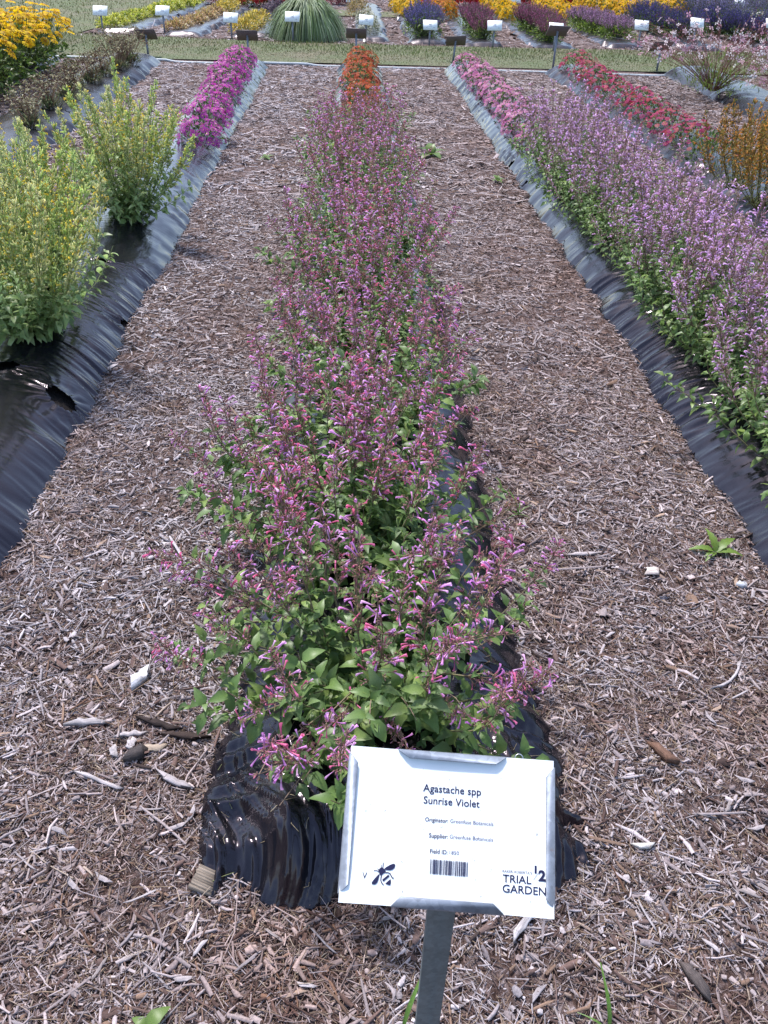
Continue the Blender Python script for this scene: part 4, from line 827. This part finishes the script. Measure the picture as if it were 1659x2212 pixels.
frow('gold', (1385, 48), (1250, 26), 6, s=1.05, label='golden yellow mound behind the lavender pink spikes')
frow('gold', (1465, 42), (1400, 30), 3, s=1.0, label='golden yellow mound among the blue spikes')
frow('darksalvia', (1480, 90), (1372, 60), 5, s=1.0, label='dark blue spikes in the row after the lavender pink spikes'); frow('darksalvia', (1700, 105), (1510, 76), 6, s=1.05)
frow('paleblue', (1600, 60), (1430, 30), 6, s=1.1); frow('paleblue', (1720, 62), (1600, 28), 4, s=1.1); frow('cream', (1680, 72), (1580, 52), 4, s=1.0)
for x_ in (478, 496, 585, 600, 728, 752): frow('maroon', (x_, 13), (x_+2, 9), 1, s=0.9)
for x_ in (565, 582, 920, 938, 1005, 1025, 1122, 1142, 1205, 1225, 1250): frow('red', (x_, 20), (x_+2, 14), 1, s=1.3)
for x_ in (1300, 1540, 1590, 1640): frow('maroon', (x_, 16), (x_+2, 10), 1, s=1.1)
# the big fountain grass
def fountain(n, H, R):
    a_ = Acc(); az = RNG.uniform(0, 6.28, n); f = np.sqrt(RNG.uniform(0.02, 1, n)); o = np.stack([np.cos(az), np.sin(az), np.zeros(n)], -1); s = np.stack([-np.sin(az), np.cos(az), np.zeros(n)], -1)
    Hh = H*RNG.uniform(0.75, 1.08, n)*np.sqrt(1-0.45*f*f); reach = R*f*RNG.uniform(0.8, 1.1, n); k = 7; v = np.zeros((n, k, 2, 3))
    for q in range(k):
        t = q/(k-1); x_ = reach*(0.06+0.94*t**1.05); z_ = Hh*(1-(1-min(t/0.5, 1))**2)-Hh*np.clip(0.15+f*0.95, 0, 0.97)*(max(0, (t-0.45)/0.55))**2
        c = o*x_[:, None]+np.stack([np.zeros(n), np.zeros(n), np.maximum(z_, 0.01)], -1); w = 0.013*(1-0.85*t)
        v[:, q, 0] = c-s*w; v[:, q, 1] = c+s*w
    off = (np.arange(n)*k*2)[:, None, None]; q_ = np.array([(2*i, 2*i+1, 2*i+3, 2*i+2) for i in range(k-1)])
    a_.raw(v.reshape(-1, 3), (q_[None]+off).reshape(-1, 4), None, np.repeat(pick([(0.12, 0.18, 0.06), (0.17, 0.24, 0.09), (0.09, 0.14, 0.05), (0.32, 0.38, 0.24), (0.24, 0.31, 0.17)], n, 0.2), k*2, 0)); return a_
p = G(662, 87); put({'blades': fountain(4200, 0.60, 0.74).mesh('blades', M_GRASS)}, 'fountain_grass', (p[0], p[1]+0.25, 0.0), 'big arching green fountain grass clump among the far rows', 'grass clump', None)

# ------------------------------------------------------------------ signs of the far rows
def bar(pts, w): a_ = Acc(); a_.tube(pts, w, np.ones(3), 4); return a_
def small_sign(name, base, H, w, h, tilt, face, mats, label, group, lean=0.0, yaw=0.0, rollp=0.0):
    # face = -1 looks towards the near rows, +1 away from them
    e = empty(name, (base[0], base[1], base[2]), label, 'sign', group, yaw)
    a_ = Acc(); v, q = boxv(-0.013, 0.013, -0.006, 0.006, -0.05, H-h*0.2); v[:, 0] += lean*(v[:, 2]/H); a_.raw(v, q); obj('post', a_.mesh('post', mats[0]), e)
    a_ = Acc(); v, q = boxv(-w/2, w/2, -h/2, h/2, -0.004, 0.004); a_.raw(v, q); pl = a_.mesh('panel', mats[1])
    n_ = Vector((0, face*math.cos(tilt), math.sin(tilt))); x_ = Vector((-face, 0, 0)) if face > 0 else Vector((1, 0, 0)); x_ = Vector((1, 0, 0)) if face < 0 else Vector((-1, 0, 0)); y_ = n_.cross(x_)
    m = Matrix((x_, y_, n_)).transposed().to_4x4() @ Matrix.Rotation(rollp, 4, 'Z'); m.translation = (lean, 0, H-h*0.35*math.cos(tilt))
    po = obj('panel', pl, e, m)
    if face < 0:
        a_ = Acc(); v, q = boxv(-w/2-0.006, w/2+0.006, -h/2-0.004, h/2+0.004, 0.006, 0.0085); a_.raw(v, q); obj('card', a_.mesh('card', M_PAPER), e, m)
        a_ = Acc()
        for (cx, cy, cw) in ((0, 0.02, 0.06), (0, 0.005, 0.055), (0, -0.02, 0.07), (-0.07, -0.05, 0.022), (0.075, -0.045, 0.035)):
            v, q = boxv(cx-cw/2, cx+cw/2, cy-0.003, cy+0.003, 0.0088, 0.0092); a_.raw(v*np.array([w/0.26, h/0.18, 1]), q)
        obj('print', a_.mesh('print', M_INK2), e, m)
    return e
def sign_px(px, pyb, pyt, z=0.0):
    b = G(px, pyb, z); d = CF+(px-829.5)/1800*CR-(pyt-1106)/1800*CU; t = b[1]/d[1]; return b, CAM_H+t*d[2]-z
WS = [(223, 70, 20, 'white plot sign before the low lime green plants beside the lawn'), (356, 72, 20, 'white plot sign standing before the low pale brown plants'), (501, 84, 35, 'white plot sign beside the amber foliage row'), (633, 92, 33, 'white plot sign in front of the big fountain grass'), (790, 94, 40, 'white plot sign in front of the white flowering plants'), (927, 98, 51, 'white plot sign in front of the violet blue spikes'), (1064, 105, 52, 'white plot sign in front of the nearer rosy pink spikes'), (1195, 112, 57, 'white plot sign just behind the tallest dark sign'), (1376, 110, 51, 'white plot sign in front of the lavender pink spikes'), (1492, 114, 46, 'white plot sign seen through the arching pink white plant'), (1652, 116, 47, 'white plot sign before the dark blue spikes at the field side')]
for px, pb, pt, lab in WS:
    b, H = sign_px(px, pb, pt); small_sign('plot_sign', (b[0], b[1], 0), H+0.02, 0.215, 0.155, math.radians(38), -1, (M_GREYPOST, M_GALV), lab, 'white plot signs', yaw=RNG.normal(0, 0.06), rollp=RNG.normal(-0.03, 0.03))
for px, pb, pt, lab in ((1110, 24, -4, 'white sign at the back among golden and red mounds'), (1192, 24, -4, 'white sign at the back behind red mounds'), (1280, 26, -3, 'white sign at the back behind golden mounds'), (760, 20, -6, 'white sign at the back by the maroon shrubs'), (1590, 40, 4, 'white sign standing among the pale blue spikes')):
    b, H = sign_px(px, pb, pt); small_sign('plot_sign', (b[0], b[1], 0), H+0.02, 0.25, 0.17, math.radians(38), -1, (M_GREYPOST, M_GALV), lab, 'white plot signs', yaw=RNG.normal(0, 0.06))
DS = [(320, 118, 66, -0.05, 'dark sign back above the large dried tuft'), (537, 130, 68, 0.0, 'dark sign back above the magenta mounds'), (769, 130, 64, 0.03, 'dark sign back above the rust orange mounds'), (979, 130, 80, -0.09, 'dark leaning sign back above the pale pink mounds'), (1194, 148, 58, 0.07, 'tallest dark sign back above the crimson mounds'), (1419, 150, 92, 0.0, 'dark sign back half hidden by the arching pink white plant')]
for px, pb, pt, rl, lab in DS:
    b, H = sign_px(px, pb, pt, 0.03); small_sign('plot_sign', (b[0], b[1], 0.03), H, 0.275, 0.20, math.radians(50), 1, (M_GREYPOST, M_BROWNMETAL), lab, 'dark backs of plot signs', yaw=RNG.normal(0, 0.05), rollp=rl, lean=0.02 if px == 979 else 0)

# irrigation pipe along the row ends, half buried in places
a = Acc(); xs = np.linspace(-4.6, 5.6, 90); zz = 0.004+0.022*sstep(0.35, 0.6, vnoise(xs*1.1, xs*0, 88)); a.tube(np.stack([xs, 12.44+0.03*np.sin(xs*0.9)+0.02*xs/5, zz], -1), 0.017, np.ones(3), 8)
obj('irrigation_pipe', a.mesh('irrigation_pipe', M_PIPE, True), label='pale grey irrigation pipe along the grass strip at the row ends', category='pipe')

# ------------------------------------------------------------------ the large sign
SR = Matrix.Rotation(np.linalg.norm([0.59330688, -0.00450847, -0.0942768]), 3, Vector((0.59330688, -0.00450847, -0.0942768)))
SCEN = Vector((0.14433, 0.66282, 0.56342)); YS = 0.0091043; XS = 0.01
top = SCEN+SR @ Vector((-0.0025, -0.080, -0.014))
d = CF+(923-829.5)/1800*CR-(2212-1106)/1800*CU; tt = (top.y+0.012)/d[1]; low = Vector((d[0]*tt, d[1]*tt, CAM_H+d[2]*tt))
basep = top+(low-top)*((top.z-0.0)/(top.z-low.z))
sg = empty('garden_sign', basep, 'large white plant label sign on a grey steel post, lettered Agastache spp', 'sign')
SM = SR.to_4x4(); SM.translation = SCEN-basep
def paperz(x, y):
    x = np.asarray(x); y = np.asarray(y); return 0.0035*(x/0.14)**2+0.004*np.clip((-y-0.06)/0.04, 0, 1)*np.clip((np.abs(x)-0.09)/0.05, 0, 1)
# card
nx_, ny_ = 40, 26; gx_, gy_ = np.meshgrid(np.linspace(-0.1395, 0.1395, nx_), np.linspace(-0.0983, 0.0983, ny_)); a = Acc()
i = np.arange(ny_-1)[:, None]*nx_; j = np.arange(nx_-1)[None]; q = np.stack([i+j, i+j+1, i+nx_+j+1, i+nx_+j], -1).reshape(-1, 4); zt = paperz(gx_, gy_)
a.raw(np.stack([gx_, gy_, zt], -1).reshape(-1, 3), q); a.raw(np.stack([gx_, gy_, zt-0.0007], -1).reshape(-1, 3), q[:, ::-1])
card = obj('card', a.mesh('card', M_PAPER, True), sg, SM)
def text_mesh(s, x0, yb, width, mat, bold=0.0, hscale=1.0, z=0.0007, name='lettering'):
    cu = bpy.data.curves.new('t', 'FONT'); cu.body = s; cu.size = 1.0; cu.offset = bold; cu.resolution_u = 3
    o = bpy.data.objects.new('t', cu); COL.objects.link(o); bpy.context.view_layer.update()
    me = bpy.data.meshes.new_from_object(o.evaluated_get(bpy.context.evaluated_depsgraph_get()))
    bpy.data.objects.remove(o); bpy.data.curves.remove(cu)
    v = np.empty(len(me.vertices)*3); me.vertices.foreach_get('co', v); v = v.reshape(-1, 3)
    x_, X_ = v[:, 0].min(), v[:, 0].max(); k = width*XS/(X_-x_); v[:, 0] = (v[:, 0]-x_)*k+x0*XS; v[:, 1] = v[:, 1]*k*hscale+yb*YS; v[:, 2] = paperz(v[:, 0], v[:, 1])+z
    me.vertices.foreach_set('co', v.ravel()); me.materials.clear(); me.materials.append(mat); me.update()
    return obj(name, me, card)
for s, x0, yb, w_, mt, bd, hs in (('Agastache spp', -3.75, 5.05, 7.9, M_INK, 0.010, 1.0), ('Sunrise Violet', -3.6, 3.35, 7.6, M_INK, 0.010, 1.0),
        ('Originator:', -3.26, 0.88, 3.1, M_INK, 0.012, 1.08), ('Greenfuse Botanicals', 0.12, 0.93, 5.8, M_INK2, 0.0, 1.05),
        ('Supplier:', -2.64, -1.30, 2.55, M_INK, 0.012, 1.08), ('Greenfuse Botanicals', 0.12, -1.22, 5.8, M_INK2, 0.0, 1.05),
        ('Field ID:', -2.40, -3.42, 2.35, M_INK, 0.012, 1.08), ('1850', 0.20, -3.38, 1.25, M_INK2, 0.0, 0.95),
        ('V', -11.12, -7.45, 0.62, M_INK, 0.0, 1.05), ("RAKER-ROBERTA'S", 7.25, -5.22, 3.85, M_INK, 0.0, 1.0),
        ('TRIAL', 7.30, -6.50, 3.75, M_INK, 0.012, 0.92), ('GARDEN', 7.30, -7.85, 5.65, M_INK, 0.012, 0.95),
        ('1', 11.45, -5.0, 0.27, M_INK, 0.03, 0.75), ('2', 11.95, -5.95, 0.95, M_INK, 0.04, 0.95)):
    text_mesh(s, x0, yb, w_, mt, bd, hs)
def flat(polys, mat, name):
    parts = []
    for pl in polys:
        pts = [(x*XS, y*YS) for x, y in pl]; parts.append(([(x, y, float(paperz(x, y))+0.0008) for x, y in pts], [tuple(range(len(pts)))]))
    return obj(name, ngon_mesh(name, parts, mat), card)
def stroke(pts, w):
    p = np.array(pts, float); t_ = norm(np.gradient(p, axis=0)); n_ = np.stack([-t_[:, 1], t_[:, 0]], -1)*w/2
    return [[tuple(p[k]+n_[k]), tuple(p[k]-n_[k]), tuple(p[k+1]-n_[k+1]), tuple(p[k+1]+n_[k+1])] for k in range(len(p)-1)]
bee = [[(-8.38, -6.05), (-8.07, -5.75), (-7.61, -5.42), (-7.2, -5.22), (-6.96, -5.22), (-6.88, -5.42), (-6.96, -5.74), (-7.22, -6.03), (-7.57, -6.13), (-8.05, -6.12)],
       [(-8.88, -6.64), (-9.19, -6.99), (-9.58, -7.51), (-9.82, -7.89), (-9.81, -8.07), (-9.66, -8.16), (-9.36, -8.14), (-9.11, -7.9), (-8.98, -7.53), (-8.89, -6.97)],
       [(-9.01, -6.1), (-8.72, -5.8), (-8.45, -5.87), (-8.1, -6.25), (-8.03, -6.42), (-8.38, -6.63), (-8.63, -6.95), (-8.84, -6.79), (-8.99, -6.43), (-9.06, -6.25)],
       [(-8.48, -7.44), (-7.73, -6.71), (-7.52, -6.9), (-8.3, -7.68)], [(-8.06, -7.93), (-7.4, -7.26), (-7.31, -7.59), (-7.36, -8.05), (-7.45, -8.11), (-7.76, -8.04)]]
bee += stroke([(-8.09, -6.49), (-7.79, -6.44), (-7.52, -6.54), (-7.32, -6.86), (-7.19, -7.06), (-7.02, -7.21)], 0.13)+stroke([(-8.6, -6.89), (-8.67, -7.26), (-8.65, -7.59), (-8.51, -7.86), (-8.26, -8.13)], 0.13)
bee += stroke([(-8.51, -5.97), (-8.49, -5.54), (-8.47, -5.17)], 0.1)+stroke([(-8.99, -6.43), (-9.29, -6.28), (-9.65, -6.31)], 0.1)+stroke([(-8.72, -5.85), (-8.73, -5.5)], 0.07)+stroke([(-9.03, -6.15), (-9.22, -6.02)], 0.07)
flat(bee, M_INK, 'bee_emblem'); flat(stroke([(11.3, -5.9), (11.95, -4.95)], 0.05), M_INK2, 'fraction_bar')
bars = []; xb = -2.29; rb = np.random.default_rng(5)
while xb < 2.70:
    w_ = rb.choice([0.035, 0.04, 0.10, 0.12]); bars.append([(xb, -6.2), (min(2.75, xb+w_), -6.2), (min(2.75, xb+w_), -4.22), (xb, -4.22)]); xb += w_+rb.choice([0.035, 0.045, 0.09])
flat(bars, M_INK, 'barcode')
cl = []
for k in range(58):
    x_, y_ = RNG.uniform(-12.2, 12.2), RNG.uniform(-9, 9); L_ = RNG.uniform(0.08, 0.40); th = RNG.uniform(0, 3.14); cl += stroke([(x_, y_), (x_+L_*0.5*math.cos(th), y_+L_*0.5*math.sin(th)), (x_+L_*math.cos(th+0.3), y_+L_*math.sin(th+0.3))], RNG.uniform(0.03, 0.07))
c_ = flat(cl, plain('dried_clipping', (0.16, 0.14, 0.11), 0.8), 'grass_clippings'); c_['kind'] = 'stuff'
# holder: back plate and four folded tabs
a = Acc(); v, q = boxv(-0.1405, 0.1405, -0.0905, 0.0905, -0.0050, -0.0036); a.raw(v, q); obj('back_plate', a.mesh('back_plate', M_GALV), sg, SM)
def tab(outer, inner, nrm):
    # outer/inner: two (x,y) cm points each ; a lip folded round the plate edge and over the card
    o = np.array(outer)*np.array([XS, YS]); n_ = np.array(inner)*np.array([XS, YS]); a_ = Acc(); th = 0.0011
    rows = [np.concatenate([o, np.full((2, 1), -0.0048)], 1), np.concatenate([o+np.array(nrm)*0.0012, np.full((2, 1), 0.0005)], 1), np.concatenate([o*0.9+n_*0.1+np.array(nrm)*0.0006, np.full((2, 1), 0.0050)], 1), np.concatenate([o*0.45+n_*0.55, np.full((2, 1), 0.0078)], 1), np.concatenate([n_, np.full((2, 1), 0.0086)], 1)]
    P = np.array(rows); m_ = len(rows); idx = np.arange(m_*2).reshape(m_, 2)
    up = np.array([[*(-np.array(nrm)*0), 1.0]])*th
    Vv = np.concatenate([P.reshape(-1, 3), (P-np.array([*(np.array(nrm)*th*0.9), th])).reshape(-1, 3)])
    q_ = [(idx[k, 0], idx[k, 1], idx[k+1, 1], idx[k+1, 0]) for k in range(m_-1)]; n2 = m_*2
    q_ += [tuple(n2+t_ for t_ in f[::-1]) for f in list(q_)]+[(idx[k, s_], idx[k+1, s_], n2+idx[k+1, s_], n2+idx[k, s_]) for k in range(m_-1) for s_ in (0, 1)]+[(idx[-1, 0], idx[-1, 1], n2+idx[-1, 1], n2+idx[-1, 0])]
    a_.raw(Vv, q_); obj('tab', a_.mesh('tab', M_GALV), sg, SM)
tab([(-7.5, 10.75), (7.5, 10.75)], [(-5.8, 9.65), (5.95, 9.65)], (0, 1)); tab([(-7.2, -10.8), (7.6, -10.8)], [(-5.97, -9.5), (6.04, -9.5)], (0, -1))
tab([(-14.05, 9.8), (-14.05, -9.7)], [(-12.92, 8.38), (-12.92, -8.4)], (-1, 0)); tab([(14.1, 9.9), (14.1, -9.67)], [(12.95, 8.3), (12.95, -8.32)], (1, 0))
# wire loop at the top and the post
a = Acc(); th = np.linspace(-0.4, math.pi+0.4, 12); a.tube(np.stack([0.093+0.0055*np.cos(th), 0.099+0.0055*np.sin(th), np.full(12, -0.003)], -1), 0.0007, np.ones(3), 6); obj('wire_loop', a.mesh('wire_loop', M_WIRE, True), sg, SM)
ax = (top-basep); a = Acc()
prof = [(-0.0185, -0.004), (0.0185, -0.004), (0.0185, 0.010), (0.0155, 0.010), (0.0155, -0.001), (-0.0155, -0.001), (-0.0155, 0.010), (-0.0185, 0.010)]
dn = -0.10; pts = [Vector((0, 0, 0))+ax*(dn/ax.z), ax]; V = [(p_.x+x_, p_.y+y_, p_.z) for p_ in pts for x_, y_ in prof]; n_ = len(prof)
a.raw(V, [(k, (k+1) % n_, n_+(k+1) % n_, n_+k) for k in range(n_)]); obj('post', a.mesh('post', M_POST), sg)

# ------------------------------------------------------------------ larger wood pieces, each a thing of its own
def shard(L, w, th, seed, col, rag=0.25, arch=0.0):
    r = np.random.default_rng(seed); k = 6; xs_ = np.linspace(-0.5, 0.5, k)*L; a_ = Acc(); v = []
    for i_, x_ in enumerate(xs_):
        e_ = 1-(0.15+0.35*r.random())*(i_ in (0, k-1))-rag*0.9*r.random()*(i_ not in (0, k-1)); o_ = arch*L*((x_/L)**2*4-0.5)+r.normal(0, w*0.05)
        j_ = r.choice([-1, 1])*r.uniform(0.5, 1.3)*min(w, L*0.2) if i_ in (0, k-1) else r.normal(0, L*0.015); h_ = th*r.uniform(0.55, 1.2)
        v += [(x_+j_, o_-w/2*e_, 0), (x_+j_, o_-w/2*e_*0.97, h_), (x_-j_, o_+w/2*e_*0.97, h_*r.uniform(0.6, 1.1)), (x_-j_, o_+w/2*e_, 0)]
    q_ = [(4*i_+s_, 4*i_+(s_+1) % 4, 4*(i_+1)+(s_+1) % 4, 4*(i_+1)+s_) for i_ in range(k-1) for s_ in range(4)]+[(0, 3, 2, 1), (4*k-4, 4*k-3, 4*k-2, 4*k-1)]
    a_.raw(v, [f[::-1] for f in q_], None, np.array(col)); return a_.mesh('wood_chip', M_CHUNK)
GREYS = [(0.31, 0.275, 0.285), (0.25, 0.215, 0.225), (0.39, 0.35, 0.36), (0.27, 0.23, 0.225)]; TANS = [(0.33, 0.235, 0.18), (0.27, 0.175, 0.125), (0.38, 0.30, 0.25)]; DARKS = [(0.07, 0.05, 0.045), (0.11, 0.06, 0.04), (0.14, 0.085, 0.06)]
sets = {}
for key, pal, nm in (('grey', GREYS, 8), ('tan', TANS, 4), ('dark', DARKS, 4)):
    sets[key] = [shard(*((RNG.uniform(0.035, 0.08), RNG.uniform(0.003, 0.0065), 0.0018) if k % 3 else (RNG.uniform(0.022, 0.038), RNG.uniform(0.008, 0.013), 0.0022)), 900+k, pal[k % len(pal)], arch=RNG.normal(0, 0.02)) for k in range(nm)]
LABC = dict(grey=('weathered grey wood splinter lying loose on the mulch', 'loose grey wood splinters'), tan=('tan coloured wood chip lying loose on the mulch', 'loose tan wood chips'), dark=('dark brown bark sliver lying loose on the mulch', 'loose dark bark slivers'))
cnt = 0
while cnt < 240:
    y_ = 0.6+2.9*RNG.random()**1.3; x_ = RNG.uniform(-1.1, 1.5)
    if abs(x_-0.06*y_-0.08) > 0.46*y_+0.35 or in_beds(np.array([x_]), np.array([y_]), -0.09)[0] or (abs(x_-0.13) < 0.08 and y_ < 0.75): continue
    key = RNG.choice(['grey', 'tan', 'dark'], p=[0.66, 0.18, 0.16]); me = sets[key][RNG.integers(0, len(sets[key]))]
    m = Matrix.Rotation(RNG.uniform(0, 6.28), 4, 'Z') @ Matrix.Rotation(RNG.normal(0, 0.10), 4, 'Y') @ Matrix.Rotation(RNG.normal(0, 0.15), 4, 'X'); m.translation = (x_, y_, float(gz(x_, y_))+0.010)
    obj('wood_chip', me, None, m, None, LABC[key][0], 'wood chip', LABC[key][1]); cnt += 1
def special(name, cat, px, py, L, w, th, ang, col, label, rag=0.25, arch=0.0, z=0.010, tilt=0.05):
    p_ = G(px, py); m = Matrix.Rotation(math.radians(ang), 4, 'Z') @ Matrix.Rotation(tilt, 4, 'Y'); m.translation = (p_[0], p_[1], float(gz(p_[0], p_[1]))+z)
    obj(name, shard(L, w, th, int(px), col, rag, arch), None, m, None, label, cat)
special('wood_chunk', 'wood chunk', 303, 1470, 0.052, 0.034, 0.026, 50, (0.62, 0.60, 0.62), 'bright white angular wood chunk on the mulch beside the leaning violet stems', z=0.004)
special('bark_stick', 'bark', 345, 1568, 0.085, 0.018, 0.010, -22, (0.035, 0.024, 0.022), 'blackish bark stick lying end to end with another one', 0.5)
special('bark_stick', 'bark', 400, 1592, 0.085, 0.018, 0.013, -8, (0.045, 0.03, 0.026), 'dark bark stick touching the black plastic bed side', 0.5)
special('bark_lump', 'bark', 296, 1636, 0.045, 0.030, 0.026, 15, (0.06, 0.05, 0.05), 'dark rounded bark lump next to pale wood flakes', z=0.002)
special('wood_flake', 'wood chip', 285, 1612, 0.034, 0.020, 0.007, 80, (0.44, 0.40, 0.41), 'pale flat wood flake above the dark bark lump')
special('wood_flake', 'wood chip', 246, 1628, 0.030, 0.017, 0.007, 110, (0.42, 0.38, 0.38), 'grey rounded wood flake beside the dark bark lump')
special('wood_flake', 'wood chip', 335, 1620, 0.045, 0.020, 0.006, 8, (0.36, 0.29, 0.23), 'tan flat wood flake below the blackish bark sticks')
p_ = G(446, 1908); m = Matrix.Rotation(math.radians(-20), 4, 'Z') @ Matrix.Rotation(0.22, 4, 'Y') @ Matrix.Rotation(0.10, 4, 'X'); m.translation = (p_[0], p_[1], 0.004); a = Acc()
for k in range(9):
    v, q = boxv(-0.027+RNG.uniform(0, 0.002), 0.027-RNG.uniform(0, 0.004), -0.023+k*0.0051, -0.023+(k+1)*0.0051+0.0002*(k % 2), -0.008, 0.010+RNG.uniform(0, 0.0012)); a.raw(v, q, None, np.array((0.20, 0.165, 0.135))*RNG.uniform(0.75, 1.2))
obj('wood_block', a.mesh('wood_block', M_CHUNK), None, m, None, 'square grooved wood block leaning by the crumpled plastic end', 'wood block')
special('wood_strip', 'wood chip', 376, 1690, 0.075, 0.015, 0.009, -28, (0.38, 0.34, 0.355), 'straight pale grey slat pointing at the crumpled plastic side', 0.1)
special('wood_strip', 'wood chip', 285, 1590, 0.060, 0.013, 0.007, 8, (0.42, 0.38, 0.39), 'short whitish slat lying over the dark bark stick end')
special('wood_strip', 'wood chip', 190, 1565, 0.075, 0.020, 0.010, 6, (0.36, 0.33, 0.34), 'broad silvery wood slat on the open mulch left of the bark sticks' if False else 'broad silvery wood slat lying level on open mulch')
special('wood_strip', 'wood chip', 215, 1690, 0.11, 0.009, 0.006, -22, (0.42, 0.38, 0.39), 'long thin whitish wood strip on open mulch')
special('bark_slab', 'bark', 1425, 1640, 0.065, 0.026, 0.014, 118, (0.15, 0.085, 0.06), 'reddish brown shaggy bark slab on the mulch beyond the sign', 0.5)
special('wood_stick', 'wood chip', 1388, 1835, 0.040, 0.011, 0.010, 2, (0.60, 0.57, 0.55), 'short round pale stick with dark cut end on the mulch', 0.0)
special('wood_flake', 'wood chip', 1405, 1243, 0.042, 0.034, 0.006, 5, (0.58, 0.50, 0.46), 'pale square wood flake below the toothed weed', 0.1)
special('wood_strip', 'wood chip', 1256, 1208, 0.080, 0.014, 0.007, 2, (0.42, 0.37, 0.38), 'grey straight slat lying level near the toothed weed', 0.1)
special('stone', 'stone', 1602, 1266, 0.030, 0.022, 0.014, 20, (0.48, 0.50, 0.56), 'small smooth blue grey stone below the toothed weed', 0.0, z=0.004)
special('curved_branch', 'twig', 1572, 1470, 0.15, 0.008, 0.007, 42, (0.40, 0.36, 0.37), 'long curved grey branch piece on the mulch', 0.3, 0.12)
special('bark_slab', 'bark', 1500, 2130, 0.06, 0.020, 0.010, -62, (0.10, 0.08, 0.075), 'dark pointed bark slab near the frame corner' if False else 'dark pointed bark slab beside a green grass blade')
special('wood_strip', 'wood chip', 1130, 2000, 0.075, 0.016, 0.008, 50, (0.44, 0.41, 0.42), 'grey slat beside the sign post' if False else 'grey weathered slat lying beside the big sign post')

# ------------------------------------------------------------------ weeds, straw on the plastic
def weed(px, py, name, label, leaves, mesh_fn, z=0.012, cat='weed'):
    p_ = G(px, py); e = empty(name, (p_[0], p_[1], float(gz(p_[0], p_[1]))+z), label, cat)
    for az, L_, el in leaves:
        m = Matrix.Rotation(math.radians(az), 4, 'Z') @ Matrix.Rotation(-math.radians(el), 4, 'Y') @ Matrix.Scale(L_, 4); obj('leaf', mesh_fn, e, m)
    return e
def one_leaf(tp, col): a_ = Acc(); a_.inst(tp, np.eye(3)[None], np.zeros((1, 3)), np.ones(1), np.array([col])); return a_.mesh('leaf', M_LEAF, True)
DAND = one_leaf(leaf_t(11, 0.30, 0.25, 0.2, 0.14), (0.17, 0.27, 0.06)); BLADE = one_leaf(leaf_t(7, 0.075, 0.3, 0.35), (0.13, 0.25, 0.05)); BROAD = one_leaf(leaf_t(7, 0.6, 0.2, 0.35, 0.06), (0.15, 0.24, 0.06))
weed(1545, 1197, 'toothed_weed', 'bright green toothed rosette weed in the path beside the tall purple row', [(100, 0.085, 35), (35, 0.095, 18), (-12, 0.085, 8), (-140, 0.06, 5), (170, 0.085, 10), (205, 0.05, 8)], DAND)
weed(1118, 1120, 'grass_tuft', 'small green grass tuft in the mulch beside the centre bed', [(115, 0.085, 60), (165, 0.06, 25), (30, 0.055, 40), (-30, 0.04, 20), (75, 0.05, 55), (-150, 0.04, 20)], BLADE, cat='weed')
weed(930, 338, 'broadleaf_weed', 'lone broad leaved green weed in the far mulch path', [(20, 0.14, 30), (90, 0.15, 45), (160, 0.13, 40), (230, 0.13, 15), (300, 0.14, 20), (60, 0.10, 70), (-20, 0.12, 10), (180, 0.11, 10)], BROAD)
weed(1075, 395, 'seedling_weed', 'pale small seedling weed beside the folded plastic bed', [(20, 0.06, 30), (120, 0.07, 45), (220, 0.06, 30), (300, 0.05, 20), (80, 0.05, 60)], BROAD)
weed(575, 345, 'seedling_weed', 'faint green seedling weed in the path past the yellow agastache', [(20, 0.07, 30), (120, 0.06, 35), (220, 0.06, 20), (300, 0.06, 20)], BROAD)
weed(1312, 2235, 'grass_sprout', 'single broad green grass blade standing in the mulch near the sign post', [(95, 0.105, 62), (150, 0.055, 30)], BLADE)
weed(868, 2235, 'grass_sprout', 'single green grass blade leaning against the foot of the big sign', [(60, 0.11, 55)], BLADE)
weed(318, 2225, 'seedling_weed', 'bright green round leaf poking from the mulch far from the sign', [(40, 0.045, 25), (150, 0.03, 20)], BROAD)
# straw and clippings lying on the crumpled plastic
n = 150; ub = RNG.uniform(-0.95, 0.95, n); sb = RNG.uniform(0.03, 0.75, n); zb, dzb, _ = bed_local(ub, sb, 11.41, 0.125, 0.415, 20, 0.018, 3, (), True)
x = BED['C']+ub*0.41; y = 0.84+sb; a = Acc(); az = RNG.uniform(0, 6.28, n); L = RNG.uniform(0.008, 0.045, n); cols = pick([(0.34, 0.27, 0.16), (0.25, 0.19, 0.11), (0.20, 0.22, 0.09), (0.40, 0.34, 0.24)], n, 0.2)
for k in range(n):
    d_ = np.array([math.cos(az[k]), math.sin(az[k]), 0]); s_ = np.array([-d_[1], d_[0], 0]); c_ = np.array([x[k], y[k], zb[k]+dzb[k]+0.004])
    a.tube([c_-d_*L[k]/2, c_+s_*L[k]*RNG.normal(0, 0.15)+np.array([0, 0, 0.002]), c_+d_*L[k]/2], 0.0006, cols[k], 3)
obj('straw_clippings', a.mesh('straw_clippings', M_WOOD), kind='stuff', label='fine straw bits scattered on the crumpled black plastic end', category='straw')
